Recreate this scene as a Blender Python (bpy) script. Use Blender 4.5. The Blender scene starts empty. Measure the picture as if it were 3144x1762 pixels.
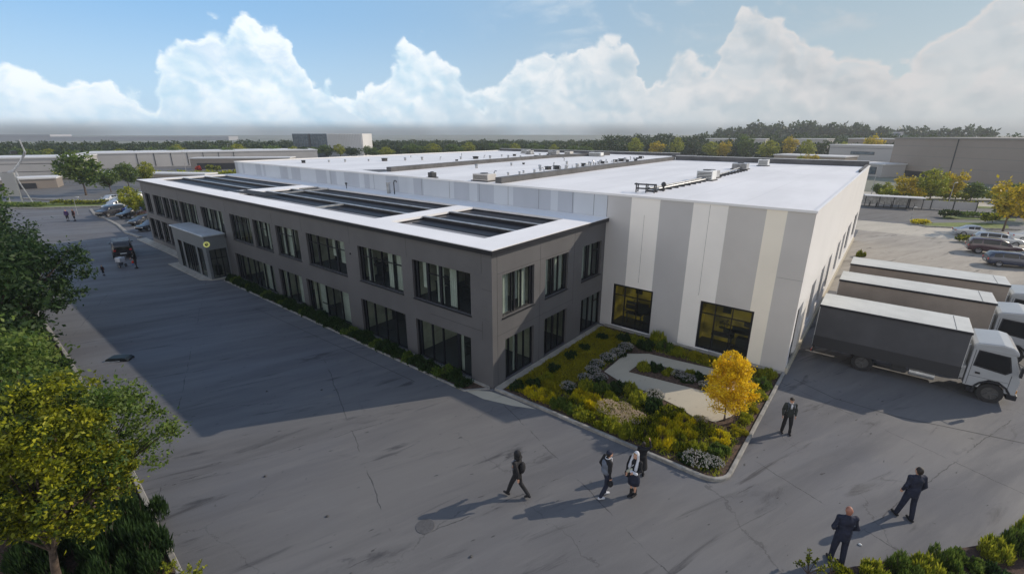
import bpy, bmesh, math, random
import numpy as np
from mathutils import Vector, Matrix
rnd = random.Random(7)
C = bpy.context.scene.collection
D = bpy.data
R = math.radians

# ------------------------------------------------------------ camera, sky, sun
sc = bpy.context.scene
cam = D.cameras.new('camera'); co = D.objects.new('camera', cam); C.objects.link(co); sc.camera = co
yaw, pitch = -0.679, 0.319
f_ = Vector((math.sin(yaw)*math.cos(pitch), math.cos(yaw)*math.cos(pitch), -math.sin(pitch)))
r_ = Vector((math.cos(yaw), -math.sin(yaw), 0)); u_ = r_.cross(f_)
m_ = Matrix((r_, u_, -f_)).transposed().to_4x4(); m_.translation = (12.995, -14.683, 11.6)
co.matrix_world = m_
cam.sensor_width = 36; cam.lens = 16.36; cam.clip_start = .1; cam.clip_end = 6000
SUN_AZ, SUN_EL = 34.5, 29.3
sd = D.lights.new('sun', 'SUN'); sd.energy = 3.8; sd.angle = R(.55); sd.color = (1, .88, .72)
so = D.objects.new('sun', sd); C.objects.link(so)
sv = Vector((math.sin(R(SUN_AZ))*math.cos(R(SUN_EL)), math.cos(R(SUN_AZ))*math.cos(R(SUN_EL)), math.sin(R(SUN_EL))))
so.rotation_euler = sv.to_track_quat('Z', 'Y').to_euler()
sc.view_settings.view_transform = 'Standard'; sc.view_settings.look = 'None'
sc.view_settings.exposure = -0.04; sc.view_settings.gamma = 1
sc.cycles.max_bounces = 6; sc.cycles.transparent_max_bounces = 16

class NT:
    """small node-tree helper"""
    def __init__(s, nt): s.nt = nt
    def n(s, t, props=None, **inp):
        o = s.nt.nodes.new(t)
        for k, v in (props or {}).items(): setattr(o, k, v)
        for k, v in inp.items():
            key = int(k[1:]) if k[0] == 'i' and k[1:].isdigit() else k.replace('_', ' ')
            s.put(o.inputs[key], v)
        return o
    def put(s, sock, v):
        if isinstance(v, bpy.types.NodeSocket): s.nt.links.new(v, sock)
        elif isinstance(v, bpy.types.Node): s.nt.links.new(v.outputs[0], sock)
        else: sock.default_value = v
    def m(s, op, a, b=0., c=0., clamp=False):
        o = s.nt.nodes.new('ShaderNodeMath'); o.operation = op; o.use_clamp = clamp
        for i, v in enumerate((a, b, c)): s.put(o.inputs[i], v)
        return o.outputs[0]
    def noise(s, vec, scale, detail=4, rough=.55, dist=0.):
        return s.n('ShaderNodeTexNoise', None, Vector=vec, Scale=scale, Detail=detail, Roughness=rough, Distortion=dist).outputs[0]
    def mp(s, v, a, b, c=0., d=1.):
        return s.n('ShaderNodeMapRange', {'interpolation_type': 'SMOOTHSTEP'}, i0=v, i1=a, i2=b, i3=c, i4=d).outputs[0]
    def mix(s, f, a, b):
        o = s.nt.nodes.new('ShaderNodeMix'); o.data_type = 'RGBA'
        s.put(o.inputs[0], f); s.put(o.inputs[6], a); s.put(o.inputs[7], b); return o.outputs[2]

def c4(c): return (c[0], c[1], c[2], 1.)

world = D.worlds.new('World'); sc.world = world; world.use_nodes = True
def build_world():
    nt = world.node_tree; nt.nodes.clear(); N = NT(nt)
    sky = N.n('ShaderNodeTexSky', {'sky_type': 'NISHITA', 'sun_disc': False, 'sun_elevation': R(SUN_EL), 'sun_rotation': R(SUN_AZ),
                                   'altitude': 50, 'air_density': 1.3, 'dust_density': 1.2, 'ozone_density': 1.5}).outputs[0]
    tc = N.n('ShaderNodeTexCoord').outputs['Generated']
    sep = N.n('ShaderNodeSeparateXYZ', None, Vector=tc)
    x, y, z = sep.outputs
    az = N.m('DEGREES', N.m('ARCTAN2', x, y))            # clockwise from +Y
    hor = N.m('SQRT', N.m('ADD', N.m('MULTIPLY', x, x), N.m('MULTIPLY', y, y)))
    el = N.m('DEGREES', N.m('ARCTAN2', z, hor))
    # height of the cloud tops round the horizon: azimuth, elevation in degrees
    env = CLOUD_TOPS
    fc = N.n('ShaderNodeFloatCurve', None, i1=N.m('DIVIDE', N.m('ADD', az, 180.), 360.))
    cu = fc.mapping.curves[0]
    pts = [((a+180)/360, e/40) for a, e in env]
    cu.points[0].location = (0, .3); cu.points[1].location = (1, .3)
    for p in pts: cu.points.new(*p)
    for p in cu.points: p.handle_type = 'VECTOR'
    fc.mapping.use_clip = False; fc.mapping.update()
    top = N.m('MULTIPLY', fc.outputs[0], 40.)
    v = N.n('ShaderNodeCombineXYZ', None, X=N.m('MULTIPLY', az, .1), Y=N.m('MULTIPLY', el, .125), Z=.37).outputs[0]
    def billow(vec):
        a = N.n('ShaderNodeTexVoronoi', {'feature': 'SMOOTH_F1', 'voronoi_dimensions': '2D'}, Vector=vec, Scale=2.3, Smoothness=.25).outputs[0]
        c = N.n('ShaderNodeTexVoronoi', {'feature': 'SMOOTH_F1', 'voronoi_dimensions': '2D'}, Vector=vec, Scale=6.1, Smoothness=.3).outputs[0]
        return N.m('SUBTRACT', .62, N.m('ADD', a, N.m('MULTIPLY', c, .42)))
    warp = N.n('ShaderNodeTexNoise', {'noise_dimensions': '2D'}, Vector=v, Scale=2.6, Detail=5., Roughness=.62).outputs[1]
    wv = N.n('ShaderNodeVectorMath', {'operation': 'MULTIPLY_ADD'}, i0=warp, i1=(.26, .26, 0), i2=v).outputs[0]
    b1 = billow(wv)
    off = N.n('ShaderNodeVectorMath', {'operation': 'ADD'}, i0=wv, i1=(.05, .085, 0)).outputs[0]
    b2 = billow(off)
    nz = N.n('ShaderNodeTexNoise', {'noise_dimensions': '2D'}, Vector=wv, Scale=4.5, Detail=5., Roughness=.6).outputs[0]
    dens = N.m('ADD', N.m('SUBTRACT', top, el), N.m('ADD', N.m('MULTIPLY', b1, 3.2), N.m('MULTIPLY', N.m('SUBTRACT', nz, .5), 2.2)))
    mask = N.m('MULTIPLY', N.mp(dens, -.3, .7), N.mp(N.m('SUBTRACT', top, el), -1.1, -.5))
    soft = N.mp(N.n('ShaderNodeTexNoise', {'noise_dimensions': '2D'}, Vector=v, Scale=1.9, Detail=6., Roughness=.62, Distortion=.4).outputs[0], .34, .60, .6, 1.)
    low = N.mp(el, .3, 4.5, .55, 1.)
    mask = N.m('MULTIPLY', mask, N.m('MAXIMUM', N.m('MULTIPLY', soft, low), N.mp(dens, 2.2, .6)))
    # thin wisps higher up
    wn = N.noise(N.n('ShaderNodeVectorMath', {'operation': 'MULTIPLY'}, i0=v, i1=(.8, 1.5, 1)).outputs[0], 1.5, 8, .62, .6)
    wisp = N.m('MULTIPLY', N.mp(wn, .50, .70), N.mp(el, 7.5, 10.5))
    wisp = N.m('MULTIPLY', wisp, N.m("MULTIPLY", N.mp(az, -46., -30.), .75))
    relief = N.m('MULTIPLY', N.m('SUBTRACT', b1, b2), 1.5)
    body = N.mp(N.noise(v, 1.1, 6, .6), .35, .68)
    edge = N.mp(dens, .2, 2.6)
    sh = N.m('ADD', N.m('ADD', N.m('MULTIPLY', body, .7), .26), N.m('ADD', relief, N.m('MULTIPLY', N.m('SUBTRACT', 1., edge), .22)), clamp=True)
    lit = N.mix(N.mp(az, -62., 0.), (7.9, 8.5, 8.9, 1), (5.6, 5.55, 5.6, 1))
    shd = N.mix(N.mp(az, -62., 0.), (5.0, 6.7, 7.9, 1), (4.2, 4.5, 4.75, 1))
    ccol = N.mix(sh, shd, lit)
    tint = N.mix(N.mp(az, -60., -5.), (.92, 1.02, 1.22, 1), (.86, .82, .86, 1))
    skyc = N.n('ShaderNodeVectorMath', {'operation': 'MULTIPLY'}, i0=sky, i1=tint).outputs[0]
    clear = N.mix(N.mp(az, -80., 0.), N.mix(N.mp(el, 2., 13.), (4.4, 6.3, 8.2, 1), (2.4, 4.6, 7.4, 1)), N.mix(N.mp(el, 2., 13.), (3.9, 4.7, 5.3, 1), (3.2, 4.2, 4.9, 1)))
    pale = N.mix(N.mp(el, 45., 10., 0., .85), skyc, clear)
    s1 = N.mix(N.m('MAXIMUM', mask, N.m('MULTIPLY', wisp, .6)), pale, ccol)
    hi = N.m('MULTIPLY', N.mp(N.noise(tc, 2.3, 5, .55), .36, .56), N.mp(el, 15., 26.))      # unseen overhead cloud, added as bluish fill for the shade
    s1 = N.mix(hi, s1, (2.2, 3.1, 4.8, 1))
    # bright cloud bank added behind the viewer as fill for the shaded walls
    back = N.m('MULTIPLY', N.mp(y, -.12, -.55), N.m('MULTIPLY', N.mp(el, 42., 16.), N.mp(N.noise(tc, 3.1, 5, .6), .30, .48, .35, 1.)))
    s1 = N.mix(back, s1, (11.8, 11.4, 11.0, 1))
    # grey band of smog low on the horizon
    hz = N.m('MULTIPLY', N.mp(el, 1.45, .0), N.mp(N.noise(N.n('ShaderNodeCombineXYZ', None, X=N.m('MULTIPLY', az, .045)).outputs[0], 1., 2, .5), .36, .58, .45, .95))
    s2 = N.mix(hz, s1, (1.7, 1.9, 2.0, 1))
    bg = N.n('ShaderNodeBackground', None, Color=s2, Strength=.125)
    out = nt.nodes.new('ShaderNodeOutputWorld'); nt.links.new(bg.outputs[0], out.inputs[0])
CLOUD_TOPS = [(-84.1, 4.35), (-82.6, 4.9), (-80.4, 4.47), (-79.6, 3.49), (-78.7, 4.43), (-77.7, 4.97), (-75.9, 4.44), (-74.5, 3.33), (-73.6, 6.39), (-71.5, 8.52), (-70.1, 8.48), (-69.7, 9.91), (-68.3, 9.72), (-67.6, 9.26), (-66.3, 10.63), (-65.1, 10.08), (-63.3, 10.05), (-62.0, 8.93), (-61.4, 7.89), (-60.7, 6.16), (-60.4, 4.39), (-58.9, 5.4), (-57.6, 3.67), (-56.9, 3.0), (-56.0, 3.91), (-53.4, 4.96), (-52.1, 7.54), (-51.0, 8.8), (-49.0, 9.8), (-47.1, 8.63), (-46.6, 7.08), (-45.1, 6.31), (-43.6, 4.27), (-42.7, 3.14), (-41.8, 4.28), (-40.2, 5.11), (-39.5, 6.86), (-35.3, 7.33), (-34.6, 9.04), (-32.7, 8.78), (-29.7, 9.4), (-26.7, 9.01), (-25.1, 7.12), (-24.1, 3.93), (-23.1, 5.51), (-22.0, 7.21), (-20.4, 7.78), (-17.2, 6.44), (-16.4, 9.3), (-15.9, 10.82), (-14.6, 11.61), (-13.3, 11.26), (-12.6, 9.77), (-11.2, 9.99), (-10.1, 8.32), (-7.8, 7.3), (-5.4, 7.6), (-4.3, 6.36), (-3.6, 5.16), (-1.0, 5.79), (-0.8, 7.32), (1.4, 7.68), (1.7, 9.23), (2.5, 10.22), (4.8, 10.5)]
build_world()
world.cycles.sampling_method = 'MANUAL'; world.cycles.sample_map_resolution = 512

# ------------------------------------------------------------ materials
def mat(name, col, rough=.6, metal=0., var=.0, vscale=1., bump=0., bscale=20., spec=.5, emis=None, col2=None, stretch=None, trans=0., coat=0.):
    m = D.materials.new(name); m.use_nodes = True; nt = m.node_tree; N = NT(nt)
    b = nt.nodes['Principled BSDF']
    b.inputs['Roughness'].default_value = rough; b.inputs['Metallic'].default_value = metal
    b.inputs['Specular IOR Level'].default_value = spec; b.inputs['Coat Weight'].default_value = coat
    tc = N.n('ShaderNodeTexCoord').outputs['Object']
    if stretch: tc = N.n('ShaderNodeMapping', None, Vector=tc, Scale=stretch).outputs[0]
    if var or col2:
        nz = N.noise(tc, vscale, 6, .6)
        c2 = col2 or tuple(max(0, k*(1-var)) for k in col)
        c1 = col if col2 else tuple(min(1, k*(1+var*.6)) for k in col)
        N.put(b.inputs['Base Color'], N.mix(N.mp(nz, .32, .68), c4(c2), c4(c1)))
    else: b.inputs['Base Color'].default_value = c4(col)
    if bump:
        bn = N.n('ShaderNodeBump', None, Strength=bump, Distance=.02, Height=N.noise(tc, bscale, 4, .6)); N.put(b.inputs['Normal'], bn)
    if emis: b.inputs['Emission Color'].default_value = c4(emis[0]); b.inputs['Emission Strength'].default_value = emis[1]
    return m

def leafmat(name, cols, sat=.0, rough=.55):
    """each leaf its own tone, a little light through the blade"""
    m = D.materials.new(name); m.use_nodes = True; nt = m.node_tree; N = NT(nt)
    b = nt.nodes['Principled BSDF']; b.inputs['Roughness'].default_value = rough; b.inputs['Specular IOR Level'].default_value = .3
    g = N.n('ShaderNodeNewGeometry')
    cr = N.n('ShaderNodeValToRGB', None, Fac=g.outputs['Random Per Island'])
    e = cr.color_ramp.elements
    while len(e) < len(cols): e.new(.5)
    for i, c in enumerate(cols): e[i].position = i/(len(cols)-1); e[i].color = c4(c)
    tc = N.n('ShaderNodeTexCoord').outputs['Object']
    col = N.mix(N.mp(N.noise(tc, 1.1, 3, .5), .4, .62), cr.outputs[0], N.mix(.35, cr.outputs[0], c4(cols[-1])))
    N.put(b.inputs['Base Color'], col)
    tr = N.n('ShaderNodeBsdfTranslucent', None, Color=col)
    mx = N.n('ShaderNodeMixShader', None, i0=.4, i1=b.outputs[0], i2=tr.outputs[0])
    nt.links.new(mx.outputs[0], nt.nodes['Material Output'].inputs[0])
    return m

def concrete_mat(name, base, warm, dark, streak=1., cracks=True, joint=0., zrot=68.):
    m = D.materials.new(name); m.use_nodes = True; nt = m.node_tree; N = NT(nt)
    b = nt.nodes['Principled BSDF']; b.inputs['Specular IOR Level'].default_value = .35
    tc = N.n('ShaderNodeTexCoord').outputs['Object']
    rot = N.n('ShaderNodeMapping', None, Vector=tc, Rotation=(0, 0, R(-zrot))).outputs[0]
    st = N.n('ShaderNodeMapping', None, Vector=rot, Scale=(.16, 1., 1.)).outputs[0]
    big = N.noise(tc, .07, 4, .55)
    s1 = N.noise(st, .55, 7, .62, .4); s2 = N.noise(st, 2.3, 6, .6, .5); fine = N.noise(tc, 26., 5, .7)
    blot = N.mp(N.noise(st, 1.25, 8, .62, .9), .57, .70)
    spots = N.mp(N.noise(tc, 2.9, 3, .5), .70, .76)
    col = N.mix(N.mp(big, .35, .65), c4(base), c4(warm))
    col = N.mix(N.m('MULTIPLY', N.mp(s1, .36, .7), .42*streak), col, c4(dark))
    col = N.mix(N.m('MULTIPLY', N.mp(s2, .45, .75), .25*streak), col, c4(tuple(k*1.28 for k in warm)))
    col = N.mix(N.m('MULTIPLY', blot, .75*streak), col, c4(tuple(k*.62 for k in dark)))
    dash = N.mp(N.noise(N.n('ShaderNodeMapping', None, Vector=rot, Scale=(.45, 1.3, 1.)).outputs[0], 4.2, 2, .5), .715, .745)
    col = N.mix(N.m('MULTIPLY', dash, .8), col, c4(tuple(k*.35 for k in dark)))
    col = N.mix(N.m('MULTIPLY', spots, .55), col, c4(tuple(k*.45 for k in dark)))
    col = N.mix(N.m('MULTIPLY', N.m('SUBTRACT', fine, .42), .5, clamp=True), col, c4(tuple(k*1.5 for k in warm)))
    hgt = fine
    if cracks:
        dv = N.n('ShaderNodeTexNoise', None, Vector=tc, Scale=1.1, Detail=6., Roughness=.65).outputs[1]
        wv = N.n('ShaderNodeVectorMath', {'operation': 'MULTIPLY_ADD'}, i0=dv, i1=(1.3, 1.3, 0), i2=tc).outputs[0]
        vo = N.n('ShaderNodeTexVoronoi', {'feature': 'DISTANCE_TO_EDGE'}, Vector=wv, Scale=.12).outputs[0]
        cm = N.m('MULTIPLY', N.mp(vo, .0030, .0008), N.mp(N.noise(tc, .35, 2, .5), .46, .58))
        col = N.mix(N.m('MULTIPLY', cm, .4), col, c4(tuple(k*.35 for k in dark)))
    if joint:
        wj = N.n('ShaderNodeVectorMath', {'operation': 'MULTIPLY_ADD'}, i0=N.n('ShaderNodeTexNoise', None, Vector=tc, Scale=.9, Detail=6., Roughness=.7).outputs[1], i1=(.35, .35, 0), i2=rot).outputs[0]
        mo = N.n('ShaderNodeSeparateXYZ', None, Vector=wj)
        jn = 0.
        for o in mo.outputs[:2]:
            q = N.m('ABSOLUTE', N.m('SUBTRACT', N.m('FRACT', N.m('DIVIDE', o, joint)), .5))
            jn = N.m('MAXIMUM', jn, N.mp(q, .4965, .4985))
        col = N.mix(N.m('MULTIPLY', N.m('MULTIPLY', jn, .75), N.mp(N.noise(tc, .55, 4, .6), .46, .56)), col, c4(tuple(k*.4 for k in dark)))
    N.put(b.inputs['Base Color'], col)
    N.put(b.inputs['Roughness'], N.mp(s1, .3, .7, .62, .85))
    N.put(b.inputs['Normal'], N.n('ShaderNodeBump', None, Strength=.25, Distance=.01, Height=hgt))
    return m

M = {}
M['yard'] = concrete_mat('yard_concrete', (.116, .120, .135), (.138, .136, .136), (.070, .071, .080), 1.25, joint=6.4)
M['pale_yard'] = concrete_mat('pale_concrete', (.42, .385, .32), (.46, .42, .35), (.32, .30, .26), cracks=False)
M['mid_yard'] = concrete_mat('worn_concrete', (.30, .275, .24), (.34, .31, .265), (.20, .185, .165), 1.5, cracks=False)
M['asphalt'] = concrete_mat('asphalt', (.105, .103, .102), (.125, .12, .115), (.08, .08, .08), cracks=False)
M['path'] = concrete_mat('path_concrete', (.42, .38, .30), (.46, .42, .33), (.34, .31, .26), .5, cracks=False)
M['kerb'] = mat('kerb_stone', (.26, .25, .23), .8, var=.3, vscale=3., bump=.4, bscale=30)
M['far_ground'] = mat('far_ground', (.16, .17, .13), .9, var=.4, vscale=.02)
M['soil'] = mat('soil', (.085, .052, .035), .95, var=.6, vscale=9., bump=1., bscale=14.)
M['mulch'] = mat('mulch', (.10, .055, .040), .95, col2=(.035, .022, .018), vscale=16., bump=1., bscale=22.)
M['grass'] = mat('grass_sheet', (.17, .20, .03), .9, col2=(.07, .12, .02), vscale=2.2, bump=.8, bscale=30.)
M['office_wall'] = mat('grey_cladding', (.106, .105, .110), .55, var=.10, vscale=.5, bump=.06, bscale=3.)
M['seam'] = mat('panel_joint', (.03, .03, .03), .8)
M['white_roof'] = mat('white_membrane', (.80, .795, .80), .6, var=.05, vscale=.25, bump=.05)
M['pit'] = mat('dark_felt', (.040, .040, .042), .75, var=.5, vscale=1.2, stretch=(.15, 1, 1))
M['pit2'] = mat('grey_felt', (.20, .195, .20), .5, var=.4, vscale=1., stretch=(.1, 1, 1))
M['black_trim'] = mat('black_trim', (.012, .013, .018), .4)
M['frame'] = mat('window_frame', (.010, .011, .016), .35)
M['dark_glass'] = None
M['plinth'] = mat('plinth', (.36, .33, .28), .8, var=.2, vscale=2)
M['wh_dark'] = mat('panel_mid_grey', (.50, .49, .485), .45, var=.05, vscale=.4)
M['wh_light'] = mat('panel_off_white', (.90, .865, .81), .45, var=.04, vscale=.4)
M['wh_cream'] = mat('panel_cream', (.90, .83, .70), .45, var=.04, vscale=.4)
M['wh_grey'] = mat('panel_warm_grey', (.57, .545, .515), .45, var=.05, vscale=.4)
M['wh_blue'] = mat('panel_blue_grey', (.42, .45, .50), .35, var=.08, vscale=.3, stretch=(1, 1, .3))
M['wh_pale'] = mat('panel_pale_grey', (.53, .565, .61), .35, var=.06, vscale=.3, stretch=(1, 1, .3))
M['wh_white'] = mat('white_cladding', (.80, .79, .78), .5, var=.03, vscale=.3)
M['upstand'] = mat('dark_upstand', (.085, .085, .088), .7, var=.3, vscale=.6)
M['metal'] = mat('galvanised', (.42, .43, .44), .4, .6, var=.3, vscale=3)
M['white_metal'] = mat('white_metal', (.72, .73, .72), .4, var=.08, vscale=2)
M['dark_metal'] = mat('dark_metal', (.04, .042, .045), .45, .3)
M['blind'] = mat('blind_fabric', (.60, .62, .58), .8, var=.15, vscale=1.5)
M['room'] = mat('room_wall', (.62, .63, .52), .8, var=.35, vscale=.7)
M['room_floor'] = mat('room_floor', (.10, .10, .11), .6)
M['furn'] = mat('furniture', (.05, .05, .05), .6)
M['tyre'] = mat('tyre', (.018, .018, .02), .8, bump=.4, bscale=60)
M['rim'] = mat('rim', (.35, .35, .36), .35, .7)
M['manhole'] = mat('worn_iron', (.085, .085, .09), .7, var=.2, vscale=12, bump=.8, bscale=40)
M['truck_rim'] = mat('dusty_rim', (.09, .09, .092), .6, .3)
M['truck_side_dark'] = mat('tarpaulin_slate', (.062, .064, .073), .5, var=.15, vscale=.8, bump=.1, bscale=2.)
M['truck_skirt'] = mat('side_skirt', (.028, .029, .033), .5)
M['truck_side_brown'] = mat('tarpaulin_taupe', (.27, .23, .195), .55, var=.12, vscale=.8, bump=.1, bscale=2.)
M['truck_roof'] = mat('truck_roof', (.52, .53, .51), .5, var=.1, vscale=.8)
M['cab'] = mat('cab_paint', (.34, .355, .37), .28, var=.05, vscale=1, coat=.4)
M['red'] = mat('red_lens', (.5, .02, .02), .3)
M['amber'] = mat('amber_lens', (.6, .25, .02), .3)
M['lens'] = mat('clear_lens', (.6, .62, .62), .15)
M['skin'] = mat('skin', (.52, .29, .20), .55, var=.1, vscale=8)
M['skin_dark'] = mat('skin_tan', (.34, .15, .10), .55, var=.1, vscale=8)
M['black_cloth'] = mat('black_cloth', (.010, .010, .013), .85, var=.3, vscale=6, bump=.5, bscale=14)
M['navy_cloth'] = mat('navy_cloth', (.010, .014, .034), .8, var=.3, vscale=6, bump=.5, bscale=14)
M['grey_cloth'] = mat('grey_cloth', (.13, .15, .19), .85, var=.25, vscale=5, bump=.4, bscale=14)
M['white_cloth'] = mat('white_cloth', (.55, .56, .60), .85, var=.15, vscale=5, bump=.4, bscale=14)
M['cream_cloth'] = mat('cream_cloth', (.48, .47, .36), .85, var=.15, vscale=5)
M['red_cloth'] = mat('red_cloth', (.60, .04, .02), .8, var=.15, vscale=5)
M['slate_cloth'] = mat('slate_cloth', (.028, .034, .032), .8, var=.3, vscale=6, bump=.4, bscale=14)
M['purple_cloth'] = mat('purple_cloth', (.05, .02, .10), .8)
M['blue_cloth'] = mat('blue_cloth', (.03, .10, .30), .8)
M['hair_dark'] = mat('dark_hair', (.018, .012, .009), .6, bump=.6, bscale=60)
M['hair_fair'] = mat('fair_hair', (.30, .19, .09), .6, bump=.6, bscale=60)
M['bark'] = mat('bark', (.09, .065, .05), .9, var=.4, vscale=9, bump=1., bscale=18)
M['shop_grey'] = mat('shed_cladding', (.25, .215, .185), .6, var=.08, vscale=.08)
M['shed_pale'] = mat('pale_shed', (.40, .39, .385), .6, var=.12, vscale=.06)
M['shed_roof'] = mat('shed_roof', (.60, .60, .60), .6, var=.1, vscale=.05)
M['shed_seam'] = mat('shed_seam', (.20, .19, .175), .7)
M['far_pale'] = mat('far_pale_wall', (.33, .335, .36), .8, var=.05, vscale=.01)
M['hill'] = mat('hill_grass', (.07, .11, .05), .9, var=.4, vscale=.03)
M['wood_brown'] = mat('timber', (.12, .08, .05), .8, var=.3, vscale=3)
M['yellow_paint'] = mat('yellow_paint', (.55, .47, .03), .5)

def glass(name, tint, clear, col=(.02, .025, .03)):
    m = D.materials.new(name); m.use_nodes = True; nt = m.node_tree; N = NT(nt)
    b = nt.nodes['Principled BSDF']; b.inputs['Base Color'].default_value = c4(col); b.inputs['Roughness'].default_value = .03
    b.inputs['Specular IOR Level'].default_value = .6
    tc = N.n('ShaderNodeTexCoord').outputs['Object']
    N.put(b.inputs['Normal'], N.n('ShaderNodeBump', None, Strength=.06, Distance=.05, Height=N.noise(tc, .9, 2, .5)))
    tr = N.n('ShaderNodeBsdfTransparent', None, Color=c4(tint))
    mx = N.n('ShaderNodeMixShader', None, i0=clear, i1=b.outputs[0], i2=tr.outputs[0])
    nt.links.new(mx.outputs[0], nt.nodes['Material Output'].inputs[0])
    return m
M['glass'] = glass('tinted_glass', (.85, .92, .88), .74)
M['car_glass'] = glass('car_glass', (.2, .22, .24), .2, (.01, .012, .015))
M['tower_glass'] = mat('tower_glass', (.06, .09, .12), .2, .3, col2=(.16, .20, .23), vscale=.9)

# ------------------------------------------------------------ mesh helpers
class MB:
    def __init__(s): s.v = []; s.f = []; s.mi = []
    def poly(s, pts, mi=0):
        b = len(s.v); s.v += [tuple(p) for p in pts]; s.f.append(tuple(range(b, b+len(pts)))); s.mi.append(mi); return s
    def box(s, a, b, mi=0, M4=None, taper=None):
        x0, y0, z0 = a; x1, y1, z1 = b
        p = [Vector((x, y, z)) for z in (z0, z1) for y in (y0, y1) for x in (x0, x1)]
        if M4 is not None: p = [M4 @ q for q in p]
        k = len(s.v); s.v += [tuple(q) for q in p]
        for q in ((0, 2, 3, 1), (4, 5, 7, 6), (0, 1, 5, 4), (2, 6, 7, 3), (0, 4, 6, 2), (1, 3, 7, 5)):
            s.f.append(tuple(k+i for i in q)); s.mi.append(mi)
        return s
    def prism(s, pts, z0, z1, mi=0):
        k = len(s.v); n = len(pts)
        s.v += [(x, y, z0) for x, y in pts] + [(x, y, z1) for x, y in pts]
        s.f.append(tuple(range(k+n, k+2*n))); s.mi.append(mi)
        s.f.append(tuple(range(k+n-1, k-1, -1))); s.mi.append(mi)
        for i in range(n):
            j = (i+1) % n; s.f.append((k+i, k+j, k+n+j, k+n+i)); s.mi.append(mi)
        return s
    def tube(s, path, rad, n=8, mi=0, cap=True):
        path = [Vector(p) for p in path]; k = len(s.v)
        if not hasattr(rad, '__len__'): rad = [rad]*len(path)
        up = Vector((0, 0, 1))
        for i, p in enumerate(path):
            d = (path[min(i+1, len(path)-1)]-path[max(i-1, 0)]).normalized()
            a = d.cross(up)
            if a.length < .05: a = d.cross(Vector((0, 1, 0)))
            a.normalize(); b = d.cross(a)
            for j in range(n):
                t = 2*math.pi*j/n; s.v.append(tuple(p + (a*math.cos(t)+b*math.sin(t))*rad[i]))
        for i in range(len(path)-1):
            for j in range(n):
                q = (j+1) % n; s.f.append((k+i*n+j, k+i*n+q, k+(i+1)*n+q, k+(i+1)*n+j)); s.mi.append(mi)
        if cap:
            s.f.append(tuple(range(k+n-1, k-1, -1))); s.mi.append(mi)
            e = k+(len(path)-1)*n; s.f.append(tuple(range(e, e+n))); s.mi.append(mi)
        return s
    def ball(s, c, r, n=10, mi=0, rot=None):
        k = len(s.v); c = Vector(c); h = n//2+1
        if not hasattr(r, '__len__'): r = (r, r, r)
        for i in range(1, h):
            ph = math.pi*i/h
            for j in range(n):
                t = 2*math.pi*j/n
                p = Vector((r[0]*math.sin(ph)*math.cos(t), r[1]*math.sin(ph)*math.sin(t), r[2]*math.cos(ph)))
                if rot: p = rot @ p
                s.v.append(tuple(c+p))
        a = Vector((0, 0, r[2])); 
        if rot: a = rot @ a
        s.v += [tuple(c+a), tuple(c-a)]; tp = k+(h-1)*n
        for i in range(h-2):
            for j in range(n):
                q = (j+1) % n; s.f.append((k+i*n+j, k+(i+1)*n+j, k+(i+1)*n+q, k+i*n+q)); s.mi.append(mi)
        for j in range(n):
            q = (j+1) % n
            s.f.append((tp, k+j, k+q)); s.mi.append(mi); s.f.append((tp+1, k+(h-2)*n+q, k+(h-2)*n+j)); s.mi.append(mi)
        return s
    def mesh(s, name, mats, smooth=False):
        me = D.meshes.new(name); me.from_pydata(s.v, [], s.f)
        for m in (mats if isinstance(mats, (list, tuple)) else [mats]): me.materials.append(m)
        if any(s.mi): me.polygons.foreach_set('material_index', s.mi)
        if smooth: me.polygons.foreach_set('use_smooth', [True]*len(s.f))
        me.update(); return me
    def build(s, name, mats, parent=None, smooth=False, bevel=0., seg=2):
        o = D.objects.new(name, s.mesh(name, mats, smooth)); C.objects.link(o)
        if parent: o.parent = parent
        if bevel:
            b = o.modifiers.new('bevel', 'BEVEL'); b.width = bevel; b.segments = seg; b.limit_method = 'ANGLE'; b.angle_limit = R(35)
        return o
def tag(o, label=None, cat=None, group=None, kind=None):
    if label: o['label'] = label
    if cat: o['category'] = cat
    if group: o['group'] = group
    if kind: o['kind'] = kind
    return o
def empty(name, loc=(0, 0, 0), rz=0., label=None, cat=None, group=None):
    o = D.objects.new(name, None); C.objects.link(o); o.location = loc; o.rotation_euler = (0, 0, rz); o.empty_display_size = .2
    return tag(o, label, cat, group)
def copy_tree(o, parent=None):
    c = o.copy(); C.objects.link(c); c.parent = parent
    for ch in list(o.children):
        copy_tree(ch, c)
    return c

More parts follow.
